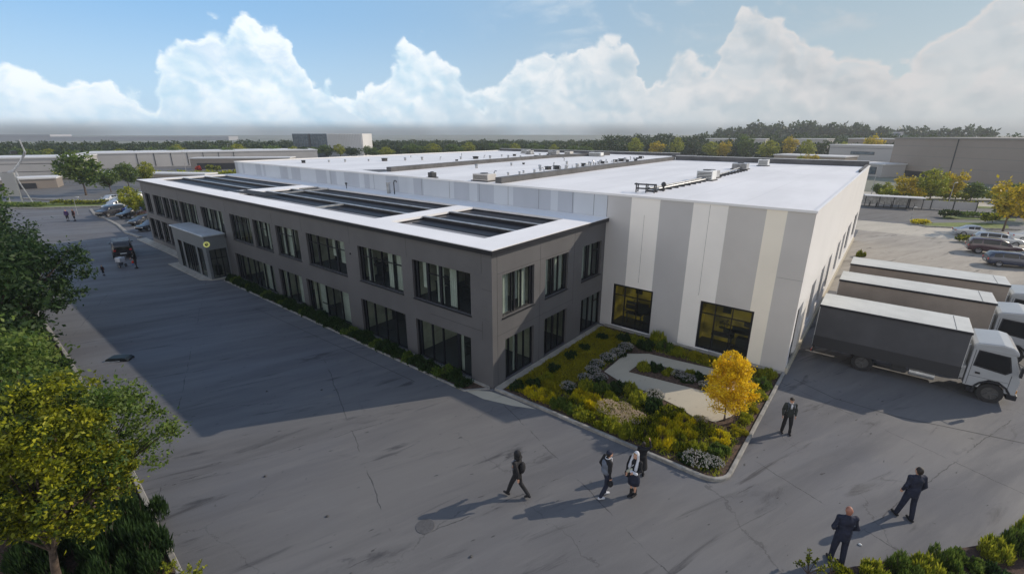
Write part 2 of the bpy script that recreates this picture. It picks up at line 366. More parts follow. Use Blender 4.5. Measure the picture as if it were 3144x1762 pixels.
# ------------------------------------------------------------ the setting
def ground():
    n = 48; R0 = 3200
    mb = MB(); mb.poly([(R0*math.cos(2*math.pi*i/n), R0*math.sin(2*math.pi*i/n), -.012) for i in range(n)])
    tag(mb.build('ground', M['far_ground']), kind='structure')
    mb = MB(); mb.poly([(-118, -13, 0), (60, -13, 0), (60, 75, 0), (-118, 75, 0)])
    tag(mb.build('pavement', M['yard']), kind='structure')
    mb = MB(); mb.poly([(10.6, 46, .004), (13, 39, .004), (16.5, 43, .004), (21, 56, .004), (20, 64, .004), (17.2, 67.5, .004), (11, 66.8, .004), (10.6, 64, .004)])
    # far yards and roads
    mb = MB(); mb.poly([(-10, 58, .004), (40, 58, .004), (60, 67, .004), (24, 67.6, .004), (10, 66.5, .004), (-10, 65, .004)])
    mb.poly([(10.6, 27.5, .002), (60, 31, .002), (60, 66, .002), (10.6, 57.9, .002)], 1)
    tag(mb.build('concrete_apron', [M['pale_yard'], M['mid_yard']]), kind='structure')
    mb = MB(); mb.poly([(-10, 65.2, .009), (9, 66.7, .009), (16.6, 69, .009), (19.2, 75, .009), (19, 80, .009), (-10, 80, .009)])
    mb.poly([(-10, 80.01, .006), (80, 80.01, .006), (90, 92, .006), (-10, 90, .006)])
    tag(mb.build('road', M['asphalt']), kind='structure')
    mb = MB(); mb.poly([(-30, 92, .009), (60, 94, .009), (80, 110, .009), (-30, 107, .009)])
    tag(mb.build('far_plaza', M['pale_yard']), kind='structure')
    mb = MB(); mb.poly([(-300, -60, .004), (-118.1, -60, .004), (-118.1, 300, .004), (-300, 300, .004)])
    mb.poly([(-118, 75.1, .004), (-30, 75.1, .004), (-30, 120, .004), (-118, 120, .004)])
    tag(mb.build('far_car_park', M['asphalt']), kind='structure')
ground()

def slab(name, pts, z, m, kind='structure', label=None, cat=None):
    mb = MB(); mb.prism(pts, -.02, z); o = mb.build(name, m); return tag(o, label, cat, None, kind)
def kerb(name, path, w=.14, h=.13, closed=False, m='kerb'):
    """a mitred kerb of rounded concrete along a path"""
    P = [Vector((x, y)) for x, y in path]; n = len(P); mb = MB(); k = []
    for i, p in enumerate(P):
        a = (P[i]-P[i-1]).normalized() if (i or closed) else (P[1]-P[0]).normalized()
        b = (P[(i+1) % n]-P[i]).normalized() if (i < n-1 or closed) else a
        t = (a+b).normalized(); nn = Vector((-t.y, t.x)); s = w/2/max(.4, nn.dot(Vector((-a.y, a.x))))
        prof = ((-1, -.02), (-1, h*.8), (-.75, h), (.75, h), (1, h*.8), (1, -.02))
        k.append([(p.x+nn.x*s*c, p.y+nn.y*s*c, z) for c, z in prof])
    for i in range(n if closed else n-1):
        A, B = k[i], k[(i+1) % n]
        for j in range(5): mb.poly([A[j], A[j+1], B[j+1], B[j]])
    if not closed: mb.poly(k[0][::-1]); mb.poly(k[-1])
    return tag(mb.build(name, M[m]), kind='structure')

# garden in the corner between the two buildings
cor = [(10.45-.75+.75*math.sin(a), .1+.75-.75*math.cos(a)) for a in [R(x) for x in range(0, 91, 15)]]
kerb('garden_kerb', [(.12, .02), (3, .06)]+cor+[(10.5, 10.3)])
slab('garden_soil', [(.42, .15), (3, .17)]+[(x-.08, y+.08) for x, y in cor]+[(10.38, 10.1), (.42, 10.1)], .05, M['soil'])
mb = MB(); mb.poly([(x, y, .075) for x, y in ((3.3, 7.3), (3.35, 4.75), (4.4, 4.35), (6.0, 4.25), (7.4, 3.95), (8.2, 3.6), (9.1, 3.75), (9.5, 4.6), (9.7, 6.3), (9.3, 8.3), (7.6, 8.55), (5.6, 8.25), (4.3, 8.1))])
tag(mb.build('garden_path', M['path']), kind='structure')
slab('planting_island', [(4.35, 5.5), (8.2, 6.05), (8.5, 6.6), (7.9, 7.6), (4.9, 7.0), (4.4, 6.4)], .10, M['soil'])
slab('stone_edging', [(.02, .15), (.42, .15), (.42, 10.1), (.02, 10.1)], .06, M['plinth'])
slab('stone_edging_by_warehouse', [(.43, 10.11), (10.4, 10.11), (10.4, 10.385), (.43, 10.385)], .11, M['plinth'])
mb = MB(); mb.poly([(-1.1, -.95, .005), (.05, -.25, .005), (1.3, -.12, .005), (2.6, -.1, .005), (1.6, -.55, .005), (.2, -.95, .005)])
tag(mb.build('pale_paving_patch', M['path']), kind='structure')
# strip bed along the office
slab('office_bed', [(-28.6, -.95), (-1.0, -.95), (-.3, -.2), (-28.6, -.2)], .05, M['soil'])
kerb('office_bed_kerb', [(-28.7, -1.0), (-.95, -1.0), (-.15, -.1)], .1, .07)
slab('office_walk', [(-28.6, -.19), (-.2, -.19), (-.2, -.01), (-28.6, -.01)], .07, M['plinth'])
slab('office_walk_far', [(-53.5, -.9), (-37.4, -.9), (-37.4, -.01), (-53.5, -.01)], .07, M['plinth'])
slab('porch_step', [(-38.2, -2.25), (-30.4, -2.25), (-29.4, -1.6), (-28.9, -.01), (-38.2, -.01)], .055, M['plinth'])
# left bed
slab('left_bed', [(-120, -60), (1.9, -60), (1.9, -18), (1.3, -14.3), (.1, -12.95), (-6.9, -12.55), (-20, -12.15), (-42.5, -11.95), (-60, -13.5), (-120, -16)], .045, M['mulch'])
kerb('left_kerb', [(-60, -13.4), (-42.5, -11.9), (-20, -12.1), (-6.9, -12.5), (.1, -12.9), (1.4, -14.3), (2, -18)], .16, .14)
slab('bed_path', [(-15.2, -12.3), (-12.8, -12.4), (-13.6, -17), (-16, -17)], .065, M['path'])
slab('left_grass', [(-34, -12.2), (-15.6, -12.3), (-16.4, -17), (-36, -20)], .07, M['grass'])
# bed at the lower right
slab('right_bed', [(13.35, -2.2), (13.75, -1.45), (15.3, .35), (17.0, 2.25), (18.6, 4.2), (22.5, 8.8), (40, 8), (40, -40), (14, -40)], .05, M['mulch'])
# yard joint lines that read as thin dark grooves
mb = MB()
def strip(mb, a, b, w, z=.006):
    a = Vector(a); b = Vector(b); d = (b-a).normalized(); n = Vector((-d.y, d.x))*w/2
    mb.poly([(a.x-n.x, a.y-n.y, z), (b.x-n.x, b.y-n.y, z), (b.x+n.x, b.y+n.y, z), (a.x+n.x, a.y+n.y, z)])
pp = [(11.0, 10.1), (12.8, 9.25), (15.0, 9.2), (17.2, 9.7), (19.2, 10.1), (24, 11)]
for a, b in zip(pp, pp[1:]): strip(mb, a, b, .035)
strip(mb, (-20.0, -2.3), (-3.5, -1.9), .03)
tag(mb.build('pavement_joint', M['seam']), kind='structure')

# ------------------------------------------------------------ the grey office building
def wall_holes(mb, U0, U1, Z0, Z1, holes, P, depth=.28, mi=0):
    """outer wall face with openings and their reveals; P(u, z, d) gives the point d behind the face"""
    us = sorted({U0, U1} | {h[0] for h in holes} | {h[2] for h in holes}); zs = sorted({Z0, Z1} | {h[1] for h in holes} | {h[3] for h in holes})
    for a, b in zip(us, us[1:]):
        for c, d in zip(zs, zs[1:]):
            mu, mz = (a+b)/2, (c+d)/2
            if any(h[0] < mu < h[2] and h[1] < mz < h[3] for h in holes): continue
            mb.poly([P(a, c, 0), P(b, c, 0), P(b, d, 0), P(a, d, 0)], mi)
    for a, c, b, d in holes:
        mb.poly([P(a, c, 0), P(a, c, depth), P(b, c, depth), P(b, c, 0)], mi); mb.poly([P(a, d, 0), P(b, d, 0), P(b, d, depth), P(a, d, depth)], mi)
        mb.poly([P(a, c, 0), P(a, d, 0), P(a, d, depth), P(a, c, depth)], mi); mb.poly([P(b, c, 0), P(b, c, depth), P(b, d, depth), P(b, d, 0)], mi)
def pbox(mb, P, u0, u1, z0, z1, d0, d1, mi=0):
    q = [P(u, z, d) for d in (d0, d1) for z in (z0, z1) for u in (u0, u1)]
    k = len(mb.v); mb.v += [tuple(x) for x in q]
    for f in ((0, 2, 3, 1), (4, 5, 7, 6), (0, 1, 5, 4), (2, 6, 7, 3), (0, 4, 6, 2), (1, 3, 7, 5)): mb.f.append(tuple(k+i for i in f)); mb.mi.append(mi)
def window(root, P, u0, z0, u1, z1, mull, trans=(), dep=.17, blinds=(), sill=True, fw=.05, pm='glass'):
    mb = MB(); e = .003
    pbox(mb, P, u0+e, u0+fw, z0+e, z1-e, dep-.05, dep+.05); pbox(mb, P, u1-fw, u1-e, z0+e, z1-e, dep-.05, dep+.05)
    pbox(mb, P, u0+fw, u1-fw, z0+e, z0+fw, dep-.05, dep+.05); pbox(mb, P, u0+fw, u1-fw, z1-fw, z1-e, dep-.05, dep+.05)
    W = u1-u0
    for t, w in mull: pbox(mb, P, u0+t*W-w/2, u0+t*W+w/2, z0+fw, z1-fw, dep-.052, dep+.045)
    for a, b, h in trans: pbox(mb, P, u0+a*W+.01, u0+b*W-.01, z0+h*(z1-z0)-.02, z0+h*(z1-z0)+.02, dep-.045, dep+.04)
    fr = mb.build('window', M['frame'], root)
    mb = MB(); mb.poly([P(u0+.01, z0+.01, dep), P(u1-.01, z0+.01, dep), P(u1-.01, z1-.01, dep), P(u0+.01, z1-.01, dep)])
    mb.build('pane', M[pm], fr)
    if blinds:
        for a, b, lo in blinds:
            mb = MB()
            n = max(2, int((b-a)*W/.07))
            for i in range(n):
                x0 = u0+a*W+(b-a)*W*i/n; x1 = u0+a*W+(b-a)*W*(i+1)/n
                pbox(mb, P, x0, x1-.006, z0+lo*(z1-z0), z1-.03, dep+.12+.012*(i % 2), dep+.13+.012*(i % 2))
            mb.build('blind', M['blind'], fr)
    if sill:
        mb = MB(); pbox(mb, P, u0-.03, u1+.03, z0-.05, z0-.002, -.06, dep-.055)
        mb.build('sill', M['black_trim'], fr)
    return fr
HO, HW = 6.84, 8.26
PF = lambda u, z, d: (u, d, z)          # long front, y = 0
PE = lambda u, z, d: (-d, u, z)         # short end, x = 0
office = empty('office_building', (0, 0, 0), 0, 'long two-storey grey office block with black-framed windows and sunken dark roof bays', 'office building')
LB = -50.8
UZ, LZ = (3.42, 5.5), (.08, 2.26)
upF = [(-50.0, -48.2), (-47.2, -44.5), (-44.2, -42.3), (-42.0, -39.6), (-39.3, -35.1), (-34.0, -29.3), (-27.9, -24.2), (-23.8, -21.0), (-20.2, -17.0), (-16.0, -11.6), (-10.25, -6.3), (-5.45, -1.32)]
loF = [(-50.3, -48.6), (-48.3, -46.7), (-46.3, -44.6), (-44.3, -42.6), (-28.2, -21.5), (-20.7, -17.4), (-16.8, -11.75), (-10.45, -6.3), (-5.45, -1.4)]
upE = [(.72, 3.18), (4.15, 6.3), (7.8, 10.0)]
loE = [(.92, 3.22), (4.16, 6.35), (7.9, 10.3)]
hF = [(a, UZ[0], b, UZ[1]) for a, b in upF] + [(a, LZ[0] if a > -30 else .6, b, LZ[1] if a > -30 else 2.8) for a, b in loF]
hE = [(a, UZ[0], b, UZ[1]) for a, b in upE] + [(a, LZ[0], b, LZ[1]) for a, b in loE]
mb = MB()
wall_holes(mb, LB, 0, 0, HO-.12, hF, PF); wall_holes(mb, 0, 10.4, 0, HO-.12, hE, PE)
mb.poly([(LB, 0, 0), (LB, 0, HO-.12), (LB, 14, HO-.12), (LB, 14, 0)])
mb.poly([(LB, 14, 0), (LB, 14, HO-.12), (-52, 14, HO-.12), (-52, 14, 0)])
mb.build('wall', M['office_wall'], office)
def joint(P, u0, u1, z0, z1, e=-.0035):
    mb = MB(); pbox(mb, P, u0, u1, z0, z1, e, .004); mb.build('panel_joint', M['seam'], office)
for u in (-49, -39.4, -28.6, -20.6, -16.5, -11.0, -5.85, -.62):
    z = [(UZ[1]+.02, HO-.16)] if u != -.62 else [(LZ[1]+.1, UZ[0]-.1), (UZ[0]+2.2, HO-.16)]
    for a, b in z: joint(PF, u-.006, u+.006, a, b)
for u, zs in ((.36, ((.1, HO-.16),)), (3.68, ((.1, HO-.16),)), (6.9, ((2.3, HO-.16),))):
    for a, b in zs: joint(PE, u-.007, u+.007, a, b)
for z in (2.62, 5.62):
    joint(PE, .37, 3.67, z-.006, z+.006, -.003); joint(PE, 3.69, 6.89, z-.006, z+.006, -.003)
joint(PF, -4.2, -.63, 2.815, 2.83, -.003); joint(PF, -.61, -.01, 4.9, 4.912, -.003)
# floors, rooms and roof bays
mb = MB()
mb.poly([(LB+.3, .32, .06), (-.3, .32, .06), (-.3, 6, .06), (LB+.3, 6, .06)], 1)
mb.box((LB+.3, .30, 2.85), (-.30, 10.2, 3.3), 1)
mb.poly([(LB+.3, 4.2, .06), (-.3-3.9, 4.2, .06), (-4.2, 4.2, 5.9), (LB+.3, 4.2, 5.9)], 0)
mb.poly([(-4.2, 4.2, .06), (-4.2, 10.2, .06), (-4.2, 10.2, 5.9), (-4.2, 4.2, 5.9)], 0)
mb.poly([(-4.2, .3, .058), (-.3, .3, .058), (-.3, 10.2, .058), (-4.2, 10.2, .058)], 1)
for x in (-48.4, -44.4, -39.5, -34.5, -28.7, -24, -20.6, -16.4, -10.9, -5.8): mb.box((x-.05, .32, .07), (x+.05, 4.19, 2.84), 0); mb.box((x-.05, .32, 3.31), (x+.05, 4.19, 5.88), 0)
for y in (3.65, 7.1): mb.box((-4.19, y-.05, .07), (-.32, y+.05, 2.84), 0); mb.box((-4.19, y-.05, 3.31), (-.32, y+.05, 5.88), 0)
mb.build('rooms', [M['room'], M['room_floor']], office)
for i in range(64):
    mb = MB()
    x = rnd.uniform(LB+1, -1); fl = rnd.choice((.07, 3.31)); y = rnd.uniform(.7, 2.6); w = rnd.uniform(.5, 1.2)
    mb.box((x, y, fl+.68), (x+w, y+.6, fl+.73)); mb.box((x+.02, y+.05, fl), (x+.06, y+.55, fl+.68)); mb.box((x+w-.06, y+.05, fl), (x+w-.02, y+.55, fl+.68))
    mb.box((x+w*.3, y+.25, fl+.73), (x+w*.7, y+.29, fl+1.1))
    mb.build('desk', M['furn'], office)
    if i % 3 == 0: mb = MB(); mb.box((x, 3.6, fl), (x+rnd.uniform(.6, 1.6), 4.0, fl+rnd.uniform(1.1, 2.))); mb.build('cupboard', M['furn'], office)
ZT = HO
M['bay_strip'] = mat('strip_black', (.006, .006, .010), .55, spec=.3)
deck = 6.05
pits = [(-8.9, -1.7), (-29.4, -10.35), (-50.9+1.3, -31.6)]
mb = MB()
# coping and cross bands round three sunken bays
X0, X1, Y0, Y1 = LB-.16, .16, -.16, 10.39
def ring(mb, z0, z1, mi):
    xs = [X0]+[v for p in sorted(pits) for v in p]+[X1]
    for i in range(0, len(xs), 2): mb.box((xs[i], Y0, z0), (xs[i+1], Y1, z1), mi)
    for a, b in pits: mb.box((a, Y0, z0), (b, 1.45, z1), mi); mb.box((a, 8.35, z0), (b, Y1, z1), mi)
ring(mb, deck+.66, ZT+.0, 0)
mb.build('roof_coping', M['white_roof'], office)
mb = MB()
for a, b in ((X0, X1),): mb.box((a-.02, Y0-.025, ZT-.24), (b+.02, Y0-.002, ZT-.035)); mb.box((X1+.002, Y0-.02, ZT-.24), (X1+.025, Y1, ZT-.035)); mb.box((X0-.025, Y0, ZT-.24), (X0-.002, 14, ZT-.035))
mb.build('coping_trim', M['black_trim'], office)
mb = MB(); mb.box((LB-.16, 10.395, ZT-.1), (-51.99+1.0, 14, ZT-.004)); mb.build('roof_corner', M['white_roof'], office)
for a, b in pits:
    mb = MB(); d2 = ZT-.24
    mb.poly([(a, 1.45, d2), (b, 1.45, d2), (b, 8.35, d2), (a, 8.35, d2)], 0)
    for x in (a, b): mb.poly([(x, 1.45, d2), (x, 8.35, d2), (x, 8.35, deck+.66), (x, 1.45, deck+.66)], 1)
    for y in (1.45, 8.35): mb.poly([(a, y, d2), (b, y, d2), (b, y, deck+.66), (a, y, deck+.66)], 1)
    mb.build('roof_bay', [M['pit2'], M['black_trim']], office)
    for y0, y1 in ((2.7, 3.78), (4.8, 6.0), (6.7, 8.33)):  # black strips laid flat on the bay floor
        mb = MB(); mb.box((a+.35, y0, d2+.004), (b-.25, y1, d2+.03)); mb.build('black_strip', M['bay_strip'], office)
    for y in (3.8, 6.02):
        mb = MB(); mb.box((a+.01, y, d2+.004), (b-.01, y+.14, ZT-.05), 1); mb.box((a+.01, y-.02, ZT-.048), (b-.01, y+.2, ZT-.01), 0)
        mb.build('roof_beam', [M['metal'], M['black_trim']], office)
for x, y0, y1 in ((-17.4, 1.47, 3.7), (-27.2, 4.1, 8.3), (-29.0, 6.6, 8.3)): mb = MB(); mb.box((x, y0, ZT-.1), (x+.16, y1, ZT+.01)); mb.build('roof_walkway', M['metal'], office)
mb = MB()
for i in range(7):
    y = 1.75+i*.2
    mb.tube([(-33+i*.5, y, ZT-.02), (-30-i*.2, y-.05, ZT+.03), (-27.5+i*.2, y+.25, ZT+.02), (-25.8, y+.5, ZT)], .035, 5)
mb.build('roof_cables', M['dark_metal'], office)
def mulls(w, k):
    r = random.Random(k*13+5); n = max(1, round(w/1.0)); out = []
    for i in range(1, n): out.append((i/n+r.uniform(-.04, .04), r.choice((.05, .07, .16))))
    out.append((.06, .12)); return out  # wide dark bar at the left stands in for the shaded reveal
k = 0
for a, b in upF:
    k += 1; w = b-a; r = random.Random(k)
    bl = [(t, min(.95, t+r.uniform(.08, .17)), r.choice((.02, .02, .3, .45))) for t in (r.uniform(.10, .15), r.uniform(.33, .4), r.uniform(.56, .62), r.uniform(.78, .82)) if r.random() < .8]
    window(office, PF, a, UZ[0], b, UZ[1], mulls(w, k), [(r.choice((0., .25)), r.choice((.6, 1.)), .72)] if r.random() < .6 else [], blinds=bl)
for a, b in loF:
    k += 1; w = b-a; r = random.Random(k); far = a < -30
    bl = [(t, min(.97, t+r.uniform(.08, .2)), .02) for t in (r.uniform(.1, .3), r.uniform(.6, .75)) if r.random() < .6]
    window(office, PF, a, .6 if far else LZ[0], b, 2.8 if far else LZ[1], mulls(w, k), [(.3, .62, .35)] if r.random() < .4 else [], blinds=bl, sill=far)
for (a, b), z, bl in zip(upE+loE, [UZ]*3+[LZ]*3, ([(.1, .3, .02), (.38, .58, .25), (.64, .84, .02)], [(.1, .28, .02), (.58, .92, .02)], [(.14, .3, .02), (.55, .7, .02)], [(.4, .5, .02)], [], [])):
    k += 1
    window(office, PE, a, z[0], b, z[1], [(.33, .06), (.42, .1), (.63, .06), (.94, .16)] if z == UZ else [(.18, .05), (.45, .12), (.7, .06)], [(.66, .92, .75)] if k % 3 == 0 else [], blinds=bl, sill=(z == UZ))
# entrance porch
porch = None
def make_porch():
    x0, x1, y0, H = -37.3, -29.6, -1.6, 3.72
    PP = lambda u, z, d: (u, y0+d, z)
    PR = lambda u, z, d: (x1-d, u, z)
    PL = lambda u, z, d: (x0+d, u, z)
    mb = MB()
    hf = [(x0+1.0, .1, x0+2.0, 2.55), (x0+2.4, .1, x0+5.3, 2.55), (x0+5.7, .1, x0+6.9, 2.55)]
    wall_holes(mb, x0, x1, 0, H-.1, hf, PP, .12); wall_holes(mb, y0, -.002, 0, H-.1, [(y0+.2, .1, -.1, 2.5)], PR, .12); wall_holes(mb, y0, -.002, 0, H-.1, [], PL, .12)
    w = mb.build('entrance_porch', M['porch'], office)
    mb = MB(); mb.box((x0-.12, y0-.12, H-.1), (x1+.12, -.003, H+.02)); mb.build('roof', M['porch_roof'], w, bevel=.03)
    mb = MB()
    for u0, z0, u1, z1 in hf:
        pbox(mb, PP, u0+.002, u0+.05, z0, z1, .03, .1); pbox(mb, PP, u1-.05, u1-.002, z0, z1, .03, .1); pbox(mb, PP, u0+.05, u1-.05, z1-.05, z1-.002, .03, .1)
        if u1-u0 > 2:
            for t in (.33, .5, .67): pbox(mb, PP, u0+(u1-u0)*t-.03, u0+(u1-u0)*t+.03, z0, z1-.05, .03, .1)
    for u in (y0+.2, y0+.62, y0+1.05, -.16): pbox(mb, PR, u, u+.06, .1, 2.5, .03, .1)
    pbox(mb, PR, y0+.26, -.16, 1.72, 1.78, .03, .1); pbox(mb, PR, y0+.26, -.16, .1, .16, .031, .099)
    mb.build('glazing_frame', M['frame'], w)
    mb = MB()
    for u0, z0, u1, z1 in hf: mb.poly([PP(u0, z0, .07), PP(u1, z0, .07), PP(u1, z1, .07), PP(u0, z1, .07)])
    mb.poly([PR(y0+.2, .1, .07), PR(-.1, .1, .07), PR(-.1, 2.5, .07), PR(y0+.2, 2.5, .07)])
    mb.build('glazing', M['glass'], w)
    mb = MB(); n = 20; c = Vector((x1+.012, y0+.12, 3.0))
    def ringp(rad, dx): return [tuple(c+Vector((dx, rad*math.cos(2*math.pi*i/n), rad*math.sin(2*math.pi*i/n)))) for i in range(n)]
    A, B, A2, B2 = ringp(.24, .02), ringp(.13, .02), ringp(.24, -.008), ringp(.13, -.008)
    for i in range(n):
        j = (i+1) % n; mb.poly([A[i], A[j], B[j], B[i]]); mb.poly([A[i], A2[i], A2[j], A[j]]); mb.poly([B[i], B[j], B2[j], B2[i]])
    mb.poly(ringp(.125, .004), 1); mb.tube([c+Vector((.02, -.06, .06)), c+Vector((.02, .07, -.02))], .025, 6)
    o = mb.build('round_emblem', [M['emblem'], M['black_trim']], w); o['label'] = 'pale yellow ring emblem on the corner of the porch'
    mb = MB()
    for x in (-36, -33.4, -31): mb.box((x, -.9, .06), (x+.5, -.4, .9))
    mb.build('lobby_furniture', M['furn'], w)
M['porch'] = mat('porch_cladding', (.15, .165, .175), .5, var=.08, vscale=.8)
M['porch_roof'] = mat('porch_roof', (.42, .46, .50), .35, var=.15, vscale=.7)
M['emblem'] = mat('emblem_yellow', (.75, .75, .25), .5, emis=((.8, .8, .25), .25))
make_porch()
mb = MB(); mb.tube([(-11.02, -.004, 4.9), (-11.02, -.05, 4.9)], .05, 8); mb.build('wall_lamp', M['black_trim'], office)

# ------------------------------------------------------------ the white warehouse
wh = empty('warehouse_building', (0, 10.41, 0), 0, 'big white flat-roofed warehouse with vertical pale and grey wall stripes', 'warehouse')
def wobj(mb, name, mats, parent=None, **k):
    o = mb.build(name, mats, parent or wh, **k)
    if parent is None: o.location = (0, -10.41, 0)
    return o
PW = lambda u, z, d: (u, 10.41+d, z)
XR, YB = 10.51, 50.6
W_ = ['wh_dark', 'wh_light', 'wh_cream', 'wh_grey', 'wh_blue', 'wh_pale', 'wh_white']
mats = [M[k_] for k_ in W_]
holes = [(.75, .15, 3.3, 2.85), (6.0, .15, 8.7, 2.92)]
strips = [(-.001, 1.52, 0), (1.52, 3.2, 1), (3.2, 5.0, 0), (5.0, 5.85, 1), (5.85, 6.74, 1), (6.74, 8.48, 3), (8.48, 9.36, 2), (9.36, XR, 3)]
mb = MB()
for a, b, mi in strips:
    hs = [(max(a, h[0]), h[1], min(b, h[2]), h[3]) for h in holes if h[0] < b and h[2] > a]
    us = sorted({a, b} | {h[0] for h in hs} | {h[2] for h in hs})
    for p, q in zip(us, us[1:]):
        h = [h for h in hs if h[0] <= p and q <= h[2]]
        if h: z0, z1 = h[0][1], h[0][3]; mb.poly([PW(p, 0, 0), PW(q, 0, 0), PW(q, z0, 0), PW(p, z0, 0)], mi); mb.poly([PW(p, z1, 0), PW(q, z1, 0), PW(q, HW-.12, 0), PW(p, HW-.12, 0)], mi)
        else: mb.poly([PW(p, 0, 0), PW(q, 0, 0), PW(q, HW-.12, 0), PW(p, HW-.12, 0)], mi)
for h in holes:
    a, c, b, d = h; dp = .3
    for q in ([PW(a, c, 0), PW(a, c, dp), PW(b, c, dp), PW(b, c, 0)], [PW(a, d, 0), PW(b, d, 0), PW(b, d, dp), PW(a, d, dp)], [PW(a, c, 0), PW(a, d, 0), PW(a, d, dp), PW(a, c, dp)], [PW(b, c, 0), PW(b, c, dp), PW(b, d, dp), PW(b, d, 0)]): mb.poly(q, 1)
x = -52.; i = 0; r = random.Random(4)
while x < -.02:
    w = r.choice((.55, .8, 1.2, 1.6, 1.9)); q = min(x+w, -.001)
    if q > -.5: q = -.001
    mb.poly([PW(x, 0, 0), PW(q, 0, 0), PW(q, HW-.12, 0), PW(x, HW-.12, 0)], (4, 5, 4, 5, 5, 4)[i % 6]); x = q; i += 1
wobj(mb, 'front_wall', mats)
mb = MB()
for u in (-30, -23, -16.6, -13.4, -10.3, -7.6, -5.0, -2.4, -.9): pbox(mb, PW, u-.012, u+.012, HO+.02, HW-.14, -.004, .004)
for u, z in ((2.35, 7.2), (5.85, 8.1)): pbox(mb, PW, u-.006, u+.006, 3.2, z, -.003, .004)
pbox(mb, PW, 9.4, XR-.01, 4.9, 4.91, -.003, .004)
for u, z0_, z1_ in ((-.0, 6.9, 7.9),): pbox(mb, PW, u-.012, u+.012, HO+.02, HW-.14, -.004, .004)
wobj(mb, 'wall_joints', M['upstand'])
PR_ = lambda u, z, d: (XR-d, u, z)
rw = [(15.4, .95, 17.1, 3.45), (19.4, .95, 21.1, 3.45), (23.2, .95, 25.0, 3.45), (28.6, .95, 30.9, 3.45), (32.6, .95, 35.0, 3.45), (37.0, .95, 40.5, 3.55), (44.3, .95, 48.6, 3.55)]
mb = MB(); wall_holes(mb, 10.41, YB, 0, HW-.12, rw+[(10.95, 0.02, 12.65, 3.3)], PR_, .3, 0)
mb.poly([(XR, YB, 0), (-10, YB, 0), (-10, YB, HW-.12), (XR, YB, HW-.12)]); mb.poly([(-10, YB, 0), (-10, 62, 0), (-10, 62, HW-.12), (-10, YB, HW-.12)])
mb.poly([(-10, 62, 0), (-52, 62, 0), (-52, 62, HW-.12), (-10, 62, HW-.12)]); mb.poly([(-52, 62, 0), (-52, 10.41, 0), (-52, 10.41, HW-.12), (-52, 62, HW-.12)])
wobj(mb, 'side_wall', M['wh_white'])
for a, z0, b, z1 in rw:
    o = window(wh, PR_, a, z0, b, z1, [(.33, .05), (.66, .05)], [(0, 1, .68)], sill=False, pm='car_glass'); o.location = (0, -10.41, 0)
o = window(wh, PR_, 10.95, .02, 12.65, 3.3, [(.5, .08)], [(0, 1, .55)], sill=False, pm='car_glass'); o.location = (0, -10.41, 0); o.name = 'glazed_door'
mb = MB(); mb.box((XR+.002, 10.42, .0), (XR+.12, YB, .32)); wobj(mb, 'plinth', M['path'])
# roof
M['roof_seam'] = mat('roof_seam', (.60, .60, .61), .6)
M['membrane'] = mat('hall_membrane', (.80, .795, .80), .55, col2=(.70, .695, .70), vscale=.35, stretch=(1, .3, 1), bump=.05)
zr = HW-.14
mb = MB()
mb.poly([(-52, 10.42, zr), (XR-.02, 10.42, zr), (XR-.02, YB, zr), (-52, YB, zr)])
mb.poly([(-52, YB, zr), (-10, YB, zr), (-10, 62, zr), (-52, 62, zr)])
wobj(mb, 'roof', M['membrane'])
mb = MB()
for x in range(-50, 10, 3): mb.poly([(x-.015, 10.6, zr+.003), (x+.015, 10.6, zr+.003), (x+.015, (YB if x > -10 else 61)-.6, zr+.003), (x-.015, (YB if x > -10 else 61)-.6, zr+.003)])
wobj(mb, 'membrane_seam', M['roof_seam'])
mb = MB()
mb.box((-52.04, 10.36, HW-.12), (XR+.05, 10.52, HW)); mb.box((XR-.10, 10.523, HW-.12), (XR+.048, YB, HW)); mb.box((-52.04, 10.523, HW-.12), (-51.9, 62, HW))
wobj(mb, 'roof_edge', M['wh_white'])
mb = MB()
mb.box((-10.9, YB-.25, zr), (XR-.12, YB, HW+.42)); mb.box((XR-.35, 40., zr), (XR-.103, YB-.253, HW+.1))
mb.box((-52, 61.8, zr), (-14.5, 62, HW+.3)); mb.box((-14.5, 58.6, zr), (-10.9, 58.9, HW+.25))
wobj(mb, 'rear_parapet', [M['upstand']])
mb = MB(); mb.box((-10.9, YB-.28, HW+.422), (XR-.1, YB+.02, HW+.46)); mb.box((-52, 61.78, HW+.302), (-14.5, 62.02, HW+.34)); wobj(mb, 'parapet_cap', M['white_metal'])
def ridge(pts, w, h):
    mb = MB()
    for a, b in zip(pts, pts[1:]):
        a = Vector(a); b = Vector(b); n = Vector((-(b-a).y, (b-a).x)).normalized()*w/2
        mb.prism([tuple(a-n), tuple(b-n), tuple(b+n), tuple(a+n)][::1], zr-.0+.002, zr+h)
    wobj(mb, 'roof_upstand', M['upstand'])
ridge([(-9.5, 11.6), (-10.6, 30), (-11.2, 50.3)], .55, .42)
ridge([(-24.6, 13.3), (-26.5, 30), (-27.6, 46), (-25, 58)], .6, .42)
mb = MB(); mb.poly([(-28.5, 13.0, zr+.006), (-24.9, 12.4, zr+.006), (-24.9, 14.6, zr+.006), (-27.5, 14.9, zr+.006)]); wobj(mb, 'roof_patch', M['upstand'])
